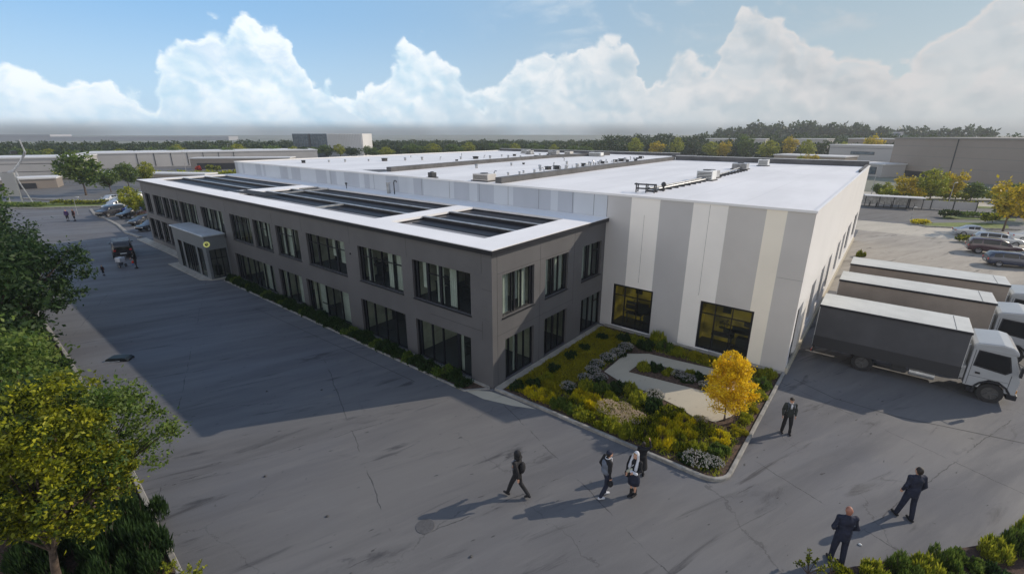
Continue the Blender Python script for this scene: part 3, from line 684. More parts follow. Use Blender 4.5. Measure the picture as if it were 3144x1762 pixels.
# lit ground-floor windows to the garden
M['warm_room'] = None
m = D.materials.new('lit_room_wall'); m.use_nodes = True; N = NT(m.node_tree); b_ = m.node_tree.nodes['Principled BSDF']
tc = N.n('ShaderNodeTexCoord').outputs['Object']
nz = N.noise(tc, 1.3, 3, .5)
colr = N.mix(N.mp(nz, .35, .65), (.10, .075, .01, 1), (.62, .45, .05, 1))
b_.inputs['Base Color'].default_value = (.12, .10, .04, 1); N.put(b_.inputs['Emission Color'], colr); b_.inputs['Emission Strength'].default_value = .15
M['warm_room'] = m
for a, z0, b, z1 in holes:
    fr = window(wh, PW, a, z0, b, z1, [(.3, .05), (.62, .04)], [(0, 1, .75), (.3, .62, .42), (.62, 1, .22)], dep=.12, sill=False, fw=.12); fr.location = (0, -10.41, 0)
    fr['label'] = 'black gridded ground-floor window with yellow light inside'
    mb = MB()
    mb.box((a-.2, 12.3, .1), (b+.2, 12.35, 3.2)); mb.box((a-.25, 10.72, .1), (a-.2, 12.35, 3.2)); mb.box((b+.2, 10.72, .1), (b+.25, 12.35, 3.2)); mb.box((a-.2, 10.72, .04), (b+.2, 12.3, .1), 1); mb.box((a-.2, 10.72, 3.2), (b+.2, 12.35, 3.25), 1)
    mb.build('lit_room', [M['warm_room'], M['room_floor']], fr)
    mb = MB(); w = b-a
    mb.box((a+.2*w, 11.3, .75), (a+.62*w, 11.8, .8)); mb.box((a+.22*w, 11.4, .1), (a+.25*w, 11.45, .75)); mb.box((a+.58*w, 11.4, .1), (a+.61*w, 11.45, .75))
    mb.box((a+.7*w, 11.2, .1), (a+.95*w, 11.6, .95)); mb.box((a+.74*w, 12.1, 1.35), (a+.95*w, 12.2, 1.62)); mb.box((a+.3*w, 12.1, 1.9), (a+.46*w, 12.2, 2.25))
    mb.tube([(a+.42*w, 11.5, .8), (a+.42*w, 11.5, 1.5)], .02, 6)
    rr = random.Random(int(a*7))
    for i in range(16): p = Vector((a+.42*w, 11.5, 1.45))+Vector((rr.uniform(-.22, .22), rr.uniform(-.1, .1), rr.uniform(-.3, .35))); mb.box(p-Vector((.05, .01, .03)), p+Vector((.05, .01, .03)))
    for i in range(5): mb.box((a+rr.uniform(.1, .9)*w, 11.9, rr.uniform(.1, 1.4)), (a+rr.uniform(.1, .9)*w, 11.95, rr.uniform(1.0, 1.5)))
    mb.build('furniture', M['furn'], fr)

# rooftop fittings, each a thing of its own
def roof_unit(name, x, y, sx, sy, sz, m='white_metal', label='', cat='rooftop unit', z=zr):
    t = empty(name, (x, y, z), rnd.uniform(-.05, .05), label, cat, 'rooftop plant on the white warehouse')
    mb = MB(); mb.box((-sx/2, -sy/2, .08), (sx/2, sy/2, sz)); mb.build('housing', M[m], t, bevel=.02)
    mb = MB()
    for i in range(5): zz = .16+i*(sz-.22)/5; mb.box((-sx/2+.06, -sy/2-.012, zz), (sx/2-.06, -sy/2-.001, zz+(sz-.2)/9))
    mb.build('louvre', M['dark_metal'], t)
    mb = MB(); mb.box((-sx/2-.1, -sy/2-.1, .003), (sx/2+.1, sy/2+.1, .08)); mb.build('base', M['dark_metal'], t)
    mb = MB(); mb.tube([(0, 0, sz), (0, 0, sz+.06)], min(sx, sy)*.3, 12); mb.build('fan', M['dark_metal'], t)
    return t
roof_unit('ventilation_unit', 1.5, 23.6, 1.2, 1.0, .75, 'white_metal', 'larger white ventilation box with louvres halfway along the roof pipe run')
roof_unit('ventilation_unit', 1.2, 26.0, 1.0, .8, .6, 'metal', 'small pale grey unit just behind the white ventilation box on the roof')
roof_unit('ventilation_unit', .5, 37.6, 1.4, 1.0, .6, 'metal', 'grey unit at the far end of the roof pipe run near the rear parapet')
roof_unit('ventilation_unit', 1.2, 44.5, 1.0, .8, .7, 'white_metal', 'white unit close against the dark rear parapet')
o = roof_unit('stair_hatch', -11.5, 12.3, 1.5, 1.0, .55, 'wh_grey', 'grey boxy hatch at the front end of the dark roof upstand', 'roof hatch')
roof_unit('ventilation_unit', -16.5, 10.9+.6, .5, .5, .45, 'dark_metal', 'squat dark cowl beside the front roof edge above the office', 'rooftop unit') 
t = empty('pipe_run', (0, 0, zr), 0, 'pale pipe run with dark supports crossing the front part of the white roof', 'pipe')
mb = MB(); mb.tube([(1.15, 13.6, .22), (1.35, 18, .22), (1.5, 22.9, .22)], .07, 8); mb.tube([(1.5, 24.3, .2), (1.2, 30, .2), (.6, 37, .2)], .07, 8); mb.tube([(1.45, 13.8, .16), (1.75, 23, .16)], .05, 6); mb.build('pipe', M['metal'], t)
for i in range(22):
    y = 13.7+i*1.05; mb = MB(); x = 1.2+.3*math.sin(i*.2)*(y < 24); mb.box((x-.25, y-.06, .003), (x+.45, y+.06, .10)); mb.build('pipe_support', M['dark_metal'], t)
t = empty('pipe_frame', (1.1, 13.0, zr), .2, 'dark open pipe frame with valves at the front end of the roof pipe run', 'pipe frame')  # open frame of pipes with a valve beside it
mb = MB()
for x in (-.5, .1, .6): mb.tube([(x, 0, 0), (x, 0, .55)], .04, 6); mb.tube([(x, .5, 0), (x, .5, .5)], .04, 6)
mb.tube([(-.6, 0, .5), (.7, 0, .5)], .05, 6); mb.tube([(-.5, 0, .25), (.6, 0, .25)], .05, 6); mb.tube([(-.6, 0, .5), (-.6, .5, .5)], .04, 6); mb.build('pipe', M['dark_metal'], t)
mb = MB(); mb.ball((.9, 1.3, .42), .16); mb.tube([(.9, 1.3, 0), (.9, 1.3, .35)], .06, 6); mb.build('valve', M['dark_metal'], t)
def make_vent(kind):
    t = empty('roof_vent', (0, 0, -50), 0, 'small vent on the white warehouse roof', 'roof vent', 'small vents scattered over the white roof')
    mb = MB()
    if kind == 0: mb.tube([(0, 0, 0), (0, 0, .28)], .12, 8); mb.tube([(0, 0, .28), (0, 0, .36)], [.2, .12], 8)
    elif kind == 1: mb.box((-.22, -.2, 0), (.22, .2, .26)); mb.box((-.27, -.25, .26), (.27, .25, .31))
    else: mb.tube([(0, 0, 0), (0, 0, .3), (.08, 0, .42), (.22, 0, .4)], .06, 8)
    mb.build('cowl', M[('metal', 'dark_metal', 'metal')[kind]], t); return t
vents = [make_vent(i) for i in range(3)]
r = random.Random(11); vp = []
for i in range(26): t_ = i/25; vp.append((-12.6-1.5*t_-r.uniform(0, 1.3), 15+30*t_+r.uniform(-.4, .4)))
for i in range(20): t_ = i/19; vp.append((-13.6-2.6*t_, 26+26*t_))
for i in range(10): vp.append((r.uniform(-22, -14), r.uniform(20, 50)))
for i in range(16): vp.append((-44+i*1.1, 15.5+i*2.2+r.uniform(-.5, .5)))
for i in range(10): vp.append((-31-r.uniform(0, 14), 30+i*2.6))
for x, y in vp:
    vk = r.choice((0, 0, 1, 2)); src = vents[vk]; c = copy_tree(src); c.location = (x, y, zr); c.rotation_euler = (0, 0, r.uniform(0, 6)); c.scale = [r.uniform(.6, 1.25)]*3
    seg = 'beside the near dark upstand' if x > -17 and y < 46 else ('on the rear part of the roof' if y > 44 else ('beyond the second dark upstand' if x < -26 else 'between the two dark upstands'))
    vn = ('round capped grey vent', 'square dark boxy vent', 'thin bent vent pipe')[vk]
    c['label'] = (vn+' '+seg).replace('the roof', 'the white roof')
    c['group'] = vn+'s '+seg
for v in vents:
    for ch in list(v.children): D.objects.remove(ch)
    D.objects.remove(v)
for i, (x, w) in enumerate(((-40, 1.8), (-33.5, 2.2), (-30, 1.4), (-24.5, 2.6), (-37, 1.2))):
    roof_unit('rooftop_box', x, 55-i*.7, w*.8, 1.0, .6, ('white_metal', 'metal', 'wh_grey')[i % 3], ['wide pale box left of the others along the rear of the white roof', 'dark-sided grey box on the rear of the roof', 'squat grey box among the rear roof boxes', 'widest white box on the rear roof edge', 'smallest box in the rear row of roof boxes'][i], 'rooftop unit')
t = empty('chimney_pipe', (-19.2, 9.4, HO), 0, 'steel vent stack with a bent pipe on the office roof by the warehouse wall', 'vent stack')
mb = MB(); mb.tube([(-.4, 0, 0), (-.4, 0, .75)], .16, 10); mb.tube([(-.4, 0, .8), (-.4, 0, .9)], .2, 10); mb.build('stack', M['metal'], t)
mb = MB(); mb.tube([(.35, 0, 0), (.35, 0, .9), (.45, 0, 1.1), (.65, 0, 1.1), (.7, 0, .95)], .045, 8); mb.build('bent_pipe', M['dark_metal'], t)
t = empty('roof_post', (-25.5, 9.2, HO), 0, 'short dark post with a knob on the office roof', 'post'); mb = MB(); mb.tube([(0, 0, 0), (0, 0, .4)], .035, 6); mb.build('post', M['dark_metal'], t); mb = MB(); mb.box((-.09, -.07, .4), (.09, .07, .52)); mb.build('head', M['dark_metal'], t)

# ------------------------------------------------------------ foliage
npr = np.random.default_rng(5)
LM = {
 'dark': leafmat('leaf_dark', [(.008, .024, .009), (.014, .038, .012), (.028, .06, .016), (.055, .10, .03)]),
 'green': leafmat('leaf_green', [(.03, .07, .012), (.06, .12, .018), (.11, .17, .028), (.18, .23, .05)]),
 'gold_green': leafmat('leaf_gold_green', [(.012, .032, .006), (.035, .065, .008), (.12, .16, .012), (.42, .41, .02)]),
 'yellow': leafmat('leaf_yellow', [(.46, .26, .008), (.74, .48, .010), (.90, .63, .015), (.95, .74, .04)]),
 'olive': leafmat('leaf_olive', [(.12, .15, .012), (.25, .28, .018), (.38, .37, .02), (.26, .30, .03)]),
 'amber': leafmat('leaf_amber', [(.28, .24, .012), (.58, .46, .012), (.82, .64, .015), (.40, .42, .02)]),
 'heather': leafmat('leaf_heather', [(.17, .16, .012), (.34, .29, .018), (.24, .26, .02), (.44, .38, .02)]),
 'white': leafmat('flower_white', [(.40, .40, .40), (.52, .50, .47), (.30, .31, .32)]),
 'pinkish': leafmat('flower_cream', [(.58, .46, .34), (.50, .42, .30), (.62, .52, .42)]),
 'far': leafmat('leaf_far', [(.018, .035, .012), (.03, .055, .016), (.045, .075, .02), (.07, .10, .03)]),
 'far_blue': leafmat('leaf_far_hill', [(.025, .045, .018), (.04, .065, .022), (.06, .09, .03)]),
 'bright': leafmat('leaf_bright', [(.08, .12, .012), (.18, .23, .02), (.30, .33, .03), (.44, .42, .04)]),
 'gold': leafmat('leaf_gold', [(.10, .11, .010), (.28, .25, .015), (.50, .38, .02), (.66, .48, .025)]),
 'red': leafmat('flower_red', [(.5, .03, .01), (.6, .08, .02), (.35, .02, .02)]),
}
def leaves_mesh(name, P, L, m, up=0., width=.5, spread=None, jit=.7):
    """rhombic leaves at the points P, L long; up tilts them towards vertical"""
    n = len(P); d = npr.normal(size=(n, 3)); d[:, 2] += up*2.2
    if spread is not None: d += spread
    d /= np.linalg.norm(d, axis=1)[:, None]
    q = npr.normal(size=(n, 3)); s = np.cross(d, q); s /= np.linalg.norm(s, axis=1)[:, None]
    nn = np.cross(d, s)
    L = np.asarray(L)*npr.uniform(1-jit, 1+jit, n); L = L[:, None]
    v = np.empty((n, 4, 3)); v[:, 0] = P; v[:, 1] = P+d*L*.45+s*L*width*.5+nn*L*.06; v[:, 2] = P+d*L; v[:, 3] = P+d*L*.45-s*L*width*.5+nn*L*.06
    me = D.meshes.new(name); me.vertices.add(4*n); me.vertices.foreach_set('co', v.astype(np.float32).ravel())
    me.loops.add(4*n); me.loops.foreach_set('vertex_index', np.arange(4*n, dtype=np.int32)); me.polygons.add(n)
    me.polygons.foreach_set('loop_start', np.arange(0, 4*n, 4, dtype=np.int32)); me.polygons.foreach_set('loop_total', np.full(n, 4, dtype=np.int32))
    me.materials.append(m); me.update(); me.validate(); return me
def link(name, me, parent=None):
    o = D.objects.new(name, me); C.objects.link(o); o.parent = parent; return o
def crown_pts(n, clumps, rad, c, cr=.32, flat=0., lobes=0, seed=1):
    g = np.random.default_rng(seed); d = g.normal(size=(clumps, 3)); d /= np.linalg.norm(d, axis=1)[:, None]
    rr = g.uniform(.25, 1.08, clumps)**.55
    if lobes:
        ld = g.normal(size=(lobes, 3)); ld /= np.linalg.norm(ld, axis=1)[:, None]
        rr *= .62+.45*np.clip((d@ld.T).max(1)*1.9-.85, 0, 1)
    cc = d*rr[:, None]*np.array(rad)+np.array(c)
    w = g.uniform(.3, 1., clumps); k = g.choice(clumps, n, p=w/w.sum()); cs = g.uniform(.5, 1.25, clumps)*cr*min(rad)
    off = g.normal(size=(n, 3))*cs[k][:, None]*.55; off[:, 2] *= .7
    return cc[k]+off, cc
def trunk_mesh(h, r0, targets, c, lean=(0, 0), nb=14, seed=1, stems=1):
    g = random.Random(seed); mb = MB()
    for s in range(stems):
        bx, by = (g.uniform(-.3, .3), g.uniform(-.3, .3)) if stems > 1 else (0, 0)
        top = Vector((lean[0]+bx*1.5, lean[1]+by*1.5, h)); mid = Vector((lean[0]*.35+bx+g.uniform(-.05, .05), lean[1]*.35+by, h*.5))
        mb.tube([(bx, by, -.05), (bx, by, .08), mid, top, top.lerp(Vector(c), .6)], [r0*1.35, r0, r0*.8, r0*.6, r0*.25], 8)
        for i in range(nb//stems):
            t = Vector(targets[g.randrange(len(targets))]); a = mid.lerp(top, g.uniform(.35, 1.15)); m = a.lerp(t, .5)+Vector((0, 0, .12*h*g.random()-.03*h))
            mb.tube([a, m, t], [r0*.38, r0*.2, r0*.05], 5, cap=False)
    return mb
def make_tree(name, rad, c, n, leaf, mk, h, r0, clumps=90, cr=.3, lobes=7, seed=1, lean=(0, 0), up=0., nb=14, stems=1, label=None, cat='tree', group=None, loc=(0, 0, 0), width=.55, taper=0.):
    t = empty(name, loc, 0, label, cat, group)
    P, cc = crown_pts(n, clumps, rad, c, cr, 0, lobes, seed)
    if taper:
        for Q in (P, cc): k_ = 1-taper*np.clip((Q[:, 2]-c[2])/rad[2], -.6, 1.1); Q[:, 0] = c[0]+(Q[:, 0]-c[0])*k_; Q[:, 1] = c[1]+(Q[:, 1]-c[1])*k_
    trunk_mesh(h, r0, cc, c, lean, nb, seed, stems).build('trunk', M['bark'], t, smooth=True)
    link('crown', leaves_mesh('crown', P, leaf, LM[mk], up, width), t)
    return t
# the autumn tree in the garden
make_tree('autumn_tree', (.86, .86, 1.38), (-.12, -.05, 1.85), 24000, .075, 'yellow', .95, .045, clumps=150, cr=.22, lobes=0, seed=3, up=.6, nb=26, stems=3,
          label='bright golden-yellow autumn tree with slim stems at the garden corner', loc=(9.5, 4.15, .05), width=.45, taper=.33)
# trees along the left edge
make_tree('foreground_tree', (1.45, 1.45, 2.05), (.85, .7, 4.2), 33000, .085, 'gold_green', 2.1, .11, clumps=210, cr=.155, lobes=9, seed=8, lean=(.35, .2), nb=30,
          label='sunlit yellow-green tree in the lower left foreground with its bare trunk showing', loc=(-1.9, -15.05, 0))
make_tree('foreground_tree', (1.8, 1.5, 1.7), (.95, .85, 4.2), 9000, .085, 'green', 2.2, .09, clumps=70, cr=.2, lobes=6, seed=18, nb=20,
          label='loose green tree behind the yellow-green tree, its twigs reaching over the pavement', loc=(-3.0, -13.9, 0))
make_tree('shade_tree', (2.3, 2.2, 2.3), (0, 0, 2.7), 20000, .13, 'dark', 1.6, .12, clumps=100, cr=.28, seed=9, label='deep green tree filling the lower left corner behind the yellow-green one', loc=(-5.6, -15.4, 0))
make_tree('shade_tree', (2.4, 2.3, 2.2), (0, 0, 2.9), 18000, .13, 'green', 1.6, .12, clumps=100, cr=.28, seed=10, label='mid-green bushy tree at the left edge above the yellow-green one', loc=(-9.4, -14.7, 0))
make_tree('shade_tree', (2.1, 1.7, 1.7), (0, 0, 2.1), 14000, .12, 'green', .9, .09, clumps=80, cr=.28, seed=12, label='low green bushy tree at the left edge by the small bed path', loc=(-14.2, -14.4, 0), cat='small tree')
make_tree('broad_tree', (3.3, 3.1, 3.3), (0, 0, 3.9), 20000, .17, 'dark', 2.0, .2, clumps=170, cr=.17, lobes=9, seed=13, nb=24, label='large dark green tree leaning over the left kerb opposite the entrance porch', loc=(-24.4, -12.9, 0))
make_tree('broad_tree', (3.6, 3.1, 3.2), (0, 0, 4.0), 17000, .18, 'dark', 2.0, .2, clumps=150, cr=.18, lobes=9, seed=14, nb=20, label='dark tree with pale gaps behind the large dark one on the left', loc=(-31.5, -13.4, 0))
make_tree('broad_tree', (3.0, 2.8, 3.6), (0, 0, 5.0), 14000, .22, 'green', 2.4, .2, clumps=90, cr=.26, lobes=8, seed=15, nb=18, label='brighter green tree at the far end of the left row', loc=(-42, -13.6, 0))
make_tree('broad_tree', (3.0, 2.6, 3.4), (0, 0, 4.4), 12000, .22, 'dark', 2.2, .2, clumps=90, cr=.26, lobes=8, seed=16, nb=18, label='shaded tree at the left picture edge between two larger trees', loc=(-19.2, -14.6, 0))

def shrub_mesh(n, leaf, mk, up=.9, seed=1, width=.35, h=.6, lum=9, dome=1.):
    """a mound of radius 1 and height h made of leafy tufts"""
    g = np.random.default_rng(seed); a = g.uniform(0, 2*np.pi, lum); rr = np.sqrt(g.uniform(0, .62, lum)); hh = g.uniform(.55, 1., lum)*h*(1-.35*rr)
    k = g.integers(0, lum, n); d = g.normal(size=(n, 3)); d[:, 2] = np.abs(d[:, 2]); d /= np.linalg.norm(d, axis=1)[:, None]
    r = g.uniform(.55, 1., n)
    P = np.stack([rr[k]*np.cos(a[k])+d[:, 0]*r*.36, rr[k]*np.sin(a[k])+d[:, 1]*r*.36, d[:, 2]*r*hh[k]], 1)
    return leaves_mesh('foliage', P, leaf, LM[mk], up, width, spread=d*1.4)
def core_mesh(m, h, seed=1):
    g = random.Random(seed); mb = MB()
    for i in range(7): a = g.uniform(0, 6.28); r = g.uniform(0, .5); mb.tube([(0, 0, 0), (r*.5*math.cos(a), r*.5*math.sin(a), h*.35), (r*math.cos(a), r*math.sin(a), h*.7)], [.035, .02, .008], 5, cap=False)
    return mb.mesh('stems', M['bark'])
def flower_mesh(n, size, mk, h, seed=1):
    g = np.random.default_rng(seed); a = g.uniform(0, 2*np.pi, n); r = np.sqrt(g.uniform(0, .95, n)); z = h*(1.04-.45*r*r)*g.uniform(.85, 1.08, n)
    c = np.stack([r*np.cos(a), r*np.sin(a), z], 1); P = np.repeat(c, 5, 0)+g.normal(size=(n*5, 3))*size*.25
    return leaves_mesh('blossom', P, size, LM[mk], .4, .8)
SH = {}
def shrub_kind(key, *a, fl=None, core=True, **k):
    h = k.get('h', .6); SH[key] = (shrub_mesh(*a, **k), core_mesh(M['bark'], h, 3), flower_mesh(*fl) if fl else None)
shrub_kind('green', 2600, .16, 'bright', seed=1)
shrub_kind('green2', 2600, .14, 'green', seed=2, up=.5, width=.5)
shrub_kind('dark', 2600, .15, 'dark', seed=3, up=.3, width=.55)
shrub_kind('amber', 2800, .15, 'amber', seed=4, h=.5)
shrub_kind('amber2', 2800, .15, 'gold_green', seed=5, h=.5)
shrub_kind('heather', 2400, .14, 'heather', seed=6, h=.34)
shrub_kind('white', 1800, .13, 'dark', seed=7, h=.42, fl=(210, .05, 'white', .44, 8))
shrub_kind('cream', 1800, .13, 'olive', seed=9, h=.38, fl=(330, .05, 'pinkish', .40, 10))
shrub_kind('olive', 2400, .15, 'olive', seed=11, h=.45)
shrub_kind('conifer', 5200, .15, 'dark', seed=12, h=.75, up=1.3, width=.22)
shrub_kind('fir', 3200, .16, 'green', seed=13, h=.9, up=1.6, width=.25, lum=7)
SHN = {'green': 'bushy mid-green shrub', 'green2': 'leafy green shrub', 'dark': 'dark green shrub', 'amber': 'golden-orange low shrub', 'amber2': 'yellow-green low shrub', 'heather': 'brownish heather tuft',
       'white': 'shrub dotted with small white flowers', 'cream': 'low plant covered in cream flower heads', 'olive': 'olive-green low shrub', 'conifer': 'dark juniper bush', 'fir': 'upright feathery green shrub'}
def shrub(key, x, y, r, z=.05, hs=1., where='', group=None, label=None, name=None):
    fm, cm, bm = SH[key]
    t = empty(name or {'white': 'flowering_shrub', 'cream': 'flowering_shrub', 'conifer': 'juniper'}.get(key, 'shrub'), (x, y, z), rnd.uniform(0, 6.28), label or (SHN[key]+' '+where), 'shrub', group)
    t.scale = (r, r*rnd.uniform(.85, 1.1), r*hs*1.75*rnd.uniform(.9, 1.1))
    link('foliage', fm, t); link('stems', cm, t)
    if bm: link('blossom', bm, t)
    return t
GG = 'shrubs planted in the corner garden'
ROWS = [  # kind, x, y, radius, height, where
 ('dark', .95, .75, .42, .9, 'at the garden tip nearest the office corner'), ('dark', 1.35, 1.35, .4, .9, 'second along the office side of the garden'), ('olive', 1.5, 2.2, .45, .9, 'third along the office side of the garden'),
 ('dark', 1.25, 3.3, .42, .9, 'halfway along the office side of the garden'), ('dark', 1.2, 4.9, .42, .9, 'beside the middle office end window'), ('dark', 1.2, 6.4, .42, .8, 'below the third office end window'), ('dark', 1.25, 8.2, .42, .8, 'near the inner corner of the two buildings'),
 ('amber', 1.9, .75, .5, .8, 'at the left end of the kerb bed'), ('amber', 2.6, .8, .45, .8, 'by the kerb next to the left end'), ('heather', 2.3, 1.6, .6, .9, 'behind the left kerb shrubs'),
 ('fir', 3.35, .55, .42, .7, 'on the front kerb left of the cream flowers'), ('fir', 3.9, .55, .42, .6, 'on the front kerb below the golden clump'), ('green', 4.5, .6, .45, .8, 'front kerb, below the cream flowers'), ('amber2', 5.2, .62, .5, .9, 'front kerb, right of the cream flowers'),
 ('green', 5.9, .6, .5, .9, 'front kerb, middle of the bed'), ('green', 6.55, .62, .46, 1., 'front kerb, left of the golden mass'), ('amber2', 7.25, .8, .52, 1.1, 'front kerb, left part of the golden mass'), ('amber', 7.9, 1.05, .55, 1., 'front kerb, centre of the golden mass'), ('amber2', 8.6, 1.2, .5, 1., 'front kerb, right part of the golden mass'),
 ('green', 9.15, 1.35, .45, .9, 'behind the white flowers in the front corner'), ('green2', 9.75, 1.75, .45, .8, 'right kerb, behind the white flowers'), ('white', 9.35, .65, .55, .9, 'in the front corner by the rounded kerb'), ('white', 9.85, .95, .4, .9, 'tight against the right side of the rounded kerb'), ('dark', 9.0, .6, .33, .8, 'left of the white flowers in the front corner'),
 ('amber', 4.4, 1.6, .55, 1., 'tall golden clump left of the cream flowers'), ('amber2', 4.0, 1.1, .5, .9, 'below the golden clump'), ('amber', 3.7, 1.8, .5, .8, 'left of the tall golden clump'), ('cream', 5.2, 1.6, .6, .9, 'right of the tall golden clump'), ('cream', 5.9, 1.2, .5, .9, 'in the lower cream drift'), ('cream', 6.4, 1.75, .5, .8, 'in the right cream drift'), ('cream', 5.7, 2.1, .5, .8, 'in the upper cream drift'),
 ('amber2', 7.0, 1.7, .5, .9, 'right of the cream drift'), ('amber', 7.6, 2.0, .5, .9, 'between the cream drift and the autumn tree'), ('amber', 8.3, 2.1, .5, .9, 'left of the autumn tree stems'), ('amber2', 7.3, 2.7, .5, .9, 'below the pale path edge'), ('amber', 8.1, 2.9, .45, .9, 'against the pale path by the autumn tree'), ('amber2', 8.9, 2.7, .45, .8, 'in front of the autumn tree stems'),
 ('cream', 8.6, 3.5, .3, .7, 'at the foot of the autumn tree'), ('amber', 9.6, 2.7, .45, .8, 'right of the autumn tree near the kerb'), ('heather', 10.0, 3.6, .4, .8, 'along the right kerb by the autumn tree'), ('olive', 10.05, 4.7, .4, .8, 'along the right kerb behind the autumn tree'), ('heather', 10.0, 5.8, .4, .7, 'along the right kerb farther back'), ('green', 10.0, 7.0, .45, .8, 'along the right kerb near the warehouse'), ('green2', 10.0, 8.2, .45, .9, 'right kerb, below the warehouse corner'), ('green', 9.9, 9.4, .45, .9, 'at the foot of the warehouse corner'),
 ('green', 3.5, 2.6, .5, 1., 'left of the pale path tip'), ('green2', 4.1, 2.9, .5, 1., 'in the dark green group by the path tip'), ('dark', 4.7, 3.3, .5, 1., 'tight against the path tip'), ('green', 5.2, 3.7, .45, 1., 'along the left edge of the pale path'), ('olive', 4.9, 2.5, .5, .9, 'between the cream drift and the path'), ('white', 6.4, 3.75, .5, 1.1, 'rounded, jutting into the pale path'), ('green', 5.9, 3.1, .5, 1., 'left of the rounded white-flowered shrub'), ('dark', 6.6, 3.0, .5, 1., 'below the rounded white-flowered shrub'), ('amber2', 7.5, 3.25, .45, 1., 'right of the dark shrub by the path'),
 ('white', 2.85, 2.1, .42, 1., 'at the left end of the white drift'), ('white', 3.1, 3.3, .42, 1., 'in the lower white drift'), ('white', 3.0, 4.2, .45, 1., 'in the middle of the white drift'), ('white', 2.8, 5.0, .42, 1., 'beside the left bend of the path'), ('white', 2.95, 5.9, .5, 1., 'in the upper white drift'), ('white', 3.05, 6.8, .5, 1., 'high in the upper white drift'), ('white', 3.1, 7.7, .48, 1., 'at the top of the white drift'), ('white', 3.6, 3.9, .4, .9, 'between the white drift and path'),
 ('dark', 2.4, 8.8, .45, 1., 'by the inner corner below the lit window'), ('green', 3.2, 9.1, .5, .9, 'below the left lit window'), ('green', 4.2, 9.5, .5, 1.6, 'tall, between the two lit windows'), ('green2', 4.8, 9.2, .5, 1.2, 'right of the tall shrub between the lit windows'), ('dark', 3.9, 8.7, .5, 1., 'in front of the tall shrub between the windows'), ('olive', 5.5, 9.2, .5, .8, 'left of the right lit window'), ('heather', 6.2, 9.2, .5, .9, 'below the right lit window, left side'), ('heather', 7.0, 9.3, .5, .9, 'below the right lit window, middle'), ('olive', 7.8, 9.3, .5, .8, 'below the right lit window, right side'), ('olive', 8.7, 9.4, .45, .8, 'between the right lit window and the corner'),
 ('green', 4.85, 6.2, .42, 1.1, 'at the left end of the planting island'), ('dark', 5.4, 6.5, .42, 1., 'second in the planting island'), ('olive', 6.0, 6.5, .4, .9, 'third in the planting island'), ('white', 6.5, 6.6, .42, .9, 'left of centre in the planting island'), ('white', 7.0, 6.5, .42, .9, 'right of centre in the planting island'), ('dark', 7.5, 6.9, .42, 1., 'near the right end of the planting island'), ('white', 7.9, 6.4, .4, .9, 'at the right end of the planting island'), ('green', 6.9, 7.1, .35, .9, 'at the back of the planting island')]
for k_, x, y, r_0, h_0, wh_ in ROWS: shrub(k_, x, y, r_0, .06, h_0*1.05, wh_, GG)
# low heath between the office and the white drift: nobody could count it
g = np.random.default_rng(21); n = 34000; P = np.stack([g.uniform(.5, 2.9, n), g.uniform(.4, 9.7, n), np.zeros(n)], 1)
P[:, 2] = .05+.13*np.abs(np.sin(P[:, 0]*3.1+np.sin(P[:, 1]*1.7)*1.3)*np.cos(P[:, 1]*2.3+P[:, 0]))*g.uniform(.5, 1., n)
tag(link('heath_ground_cover', leaves_mesh('heath_ground_cover', P, .10, LM['heather'], .9, .3)), 'low brownish-green heath covering the soil along the office end', 'ground cover', None, 'stuff')
n = 30000; P = np.stack([g.uniform(2.9, 10.2, n), g.uniform(.35, 9.9, n), np.full(n, .05)], 1)
m_ = ~((P[:, 0] > 3.2) & (P[:, 0] < 9.75) & (P[:, 1] > 3.55) & (P[:, 1] < 8.6)); P = P[m_]
tag(link('bed_ground_cover', leaves_mesh('bed_ground_cover', P, .10, LM['olive'], .9, .3)), 'thin green ground cover between the garden shrubs', 'ground cover', None, 'stuff')
g = np.random.default_rng(24); n = 16000; P = np.stack([g.uniform(-28.4, -1.0, n), g.uniform(-.92, -.24, n), g.uniform(.05, .2, n)], 1)
tag(link('strip_ground_cover', leaves_mesh('strip_ground_cover', P, .10, LM['dark'], .5, .5)), 'low dark green ground cover filling the strip bed along the office', 'ground cover', None, 'stuff')
# hedge strip of separate low bushes along the office
for i in range(40):
    x = -28.2+i*.685; k_ = ('dark', 'green2', 'dark', 'dark')[i % 4 if i % 7 else 0]
    shrub(k_, x, -.58+.06*math.sin(i*1.7), rnd.uniform(.42, .56), .04, rnd.uniform(.75, 1.1), 'in the row along the office front', 'low bushes in the strip bed along the office front', 'low dark green bush in the strip bed along the office front', 'bush')
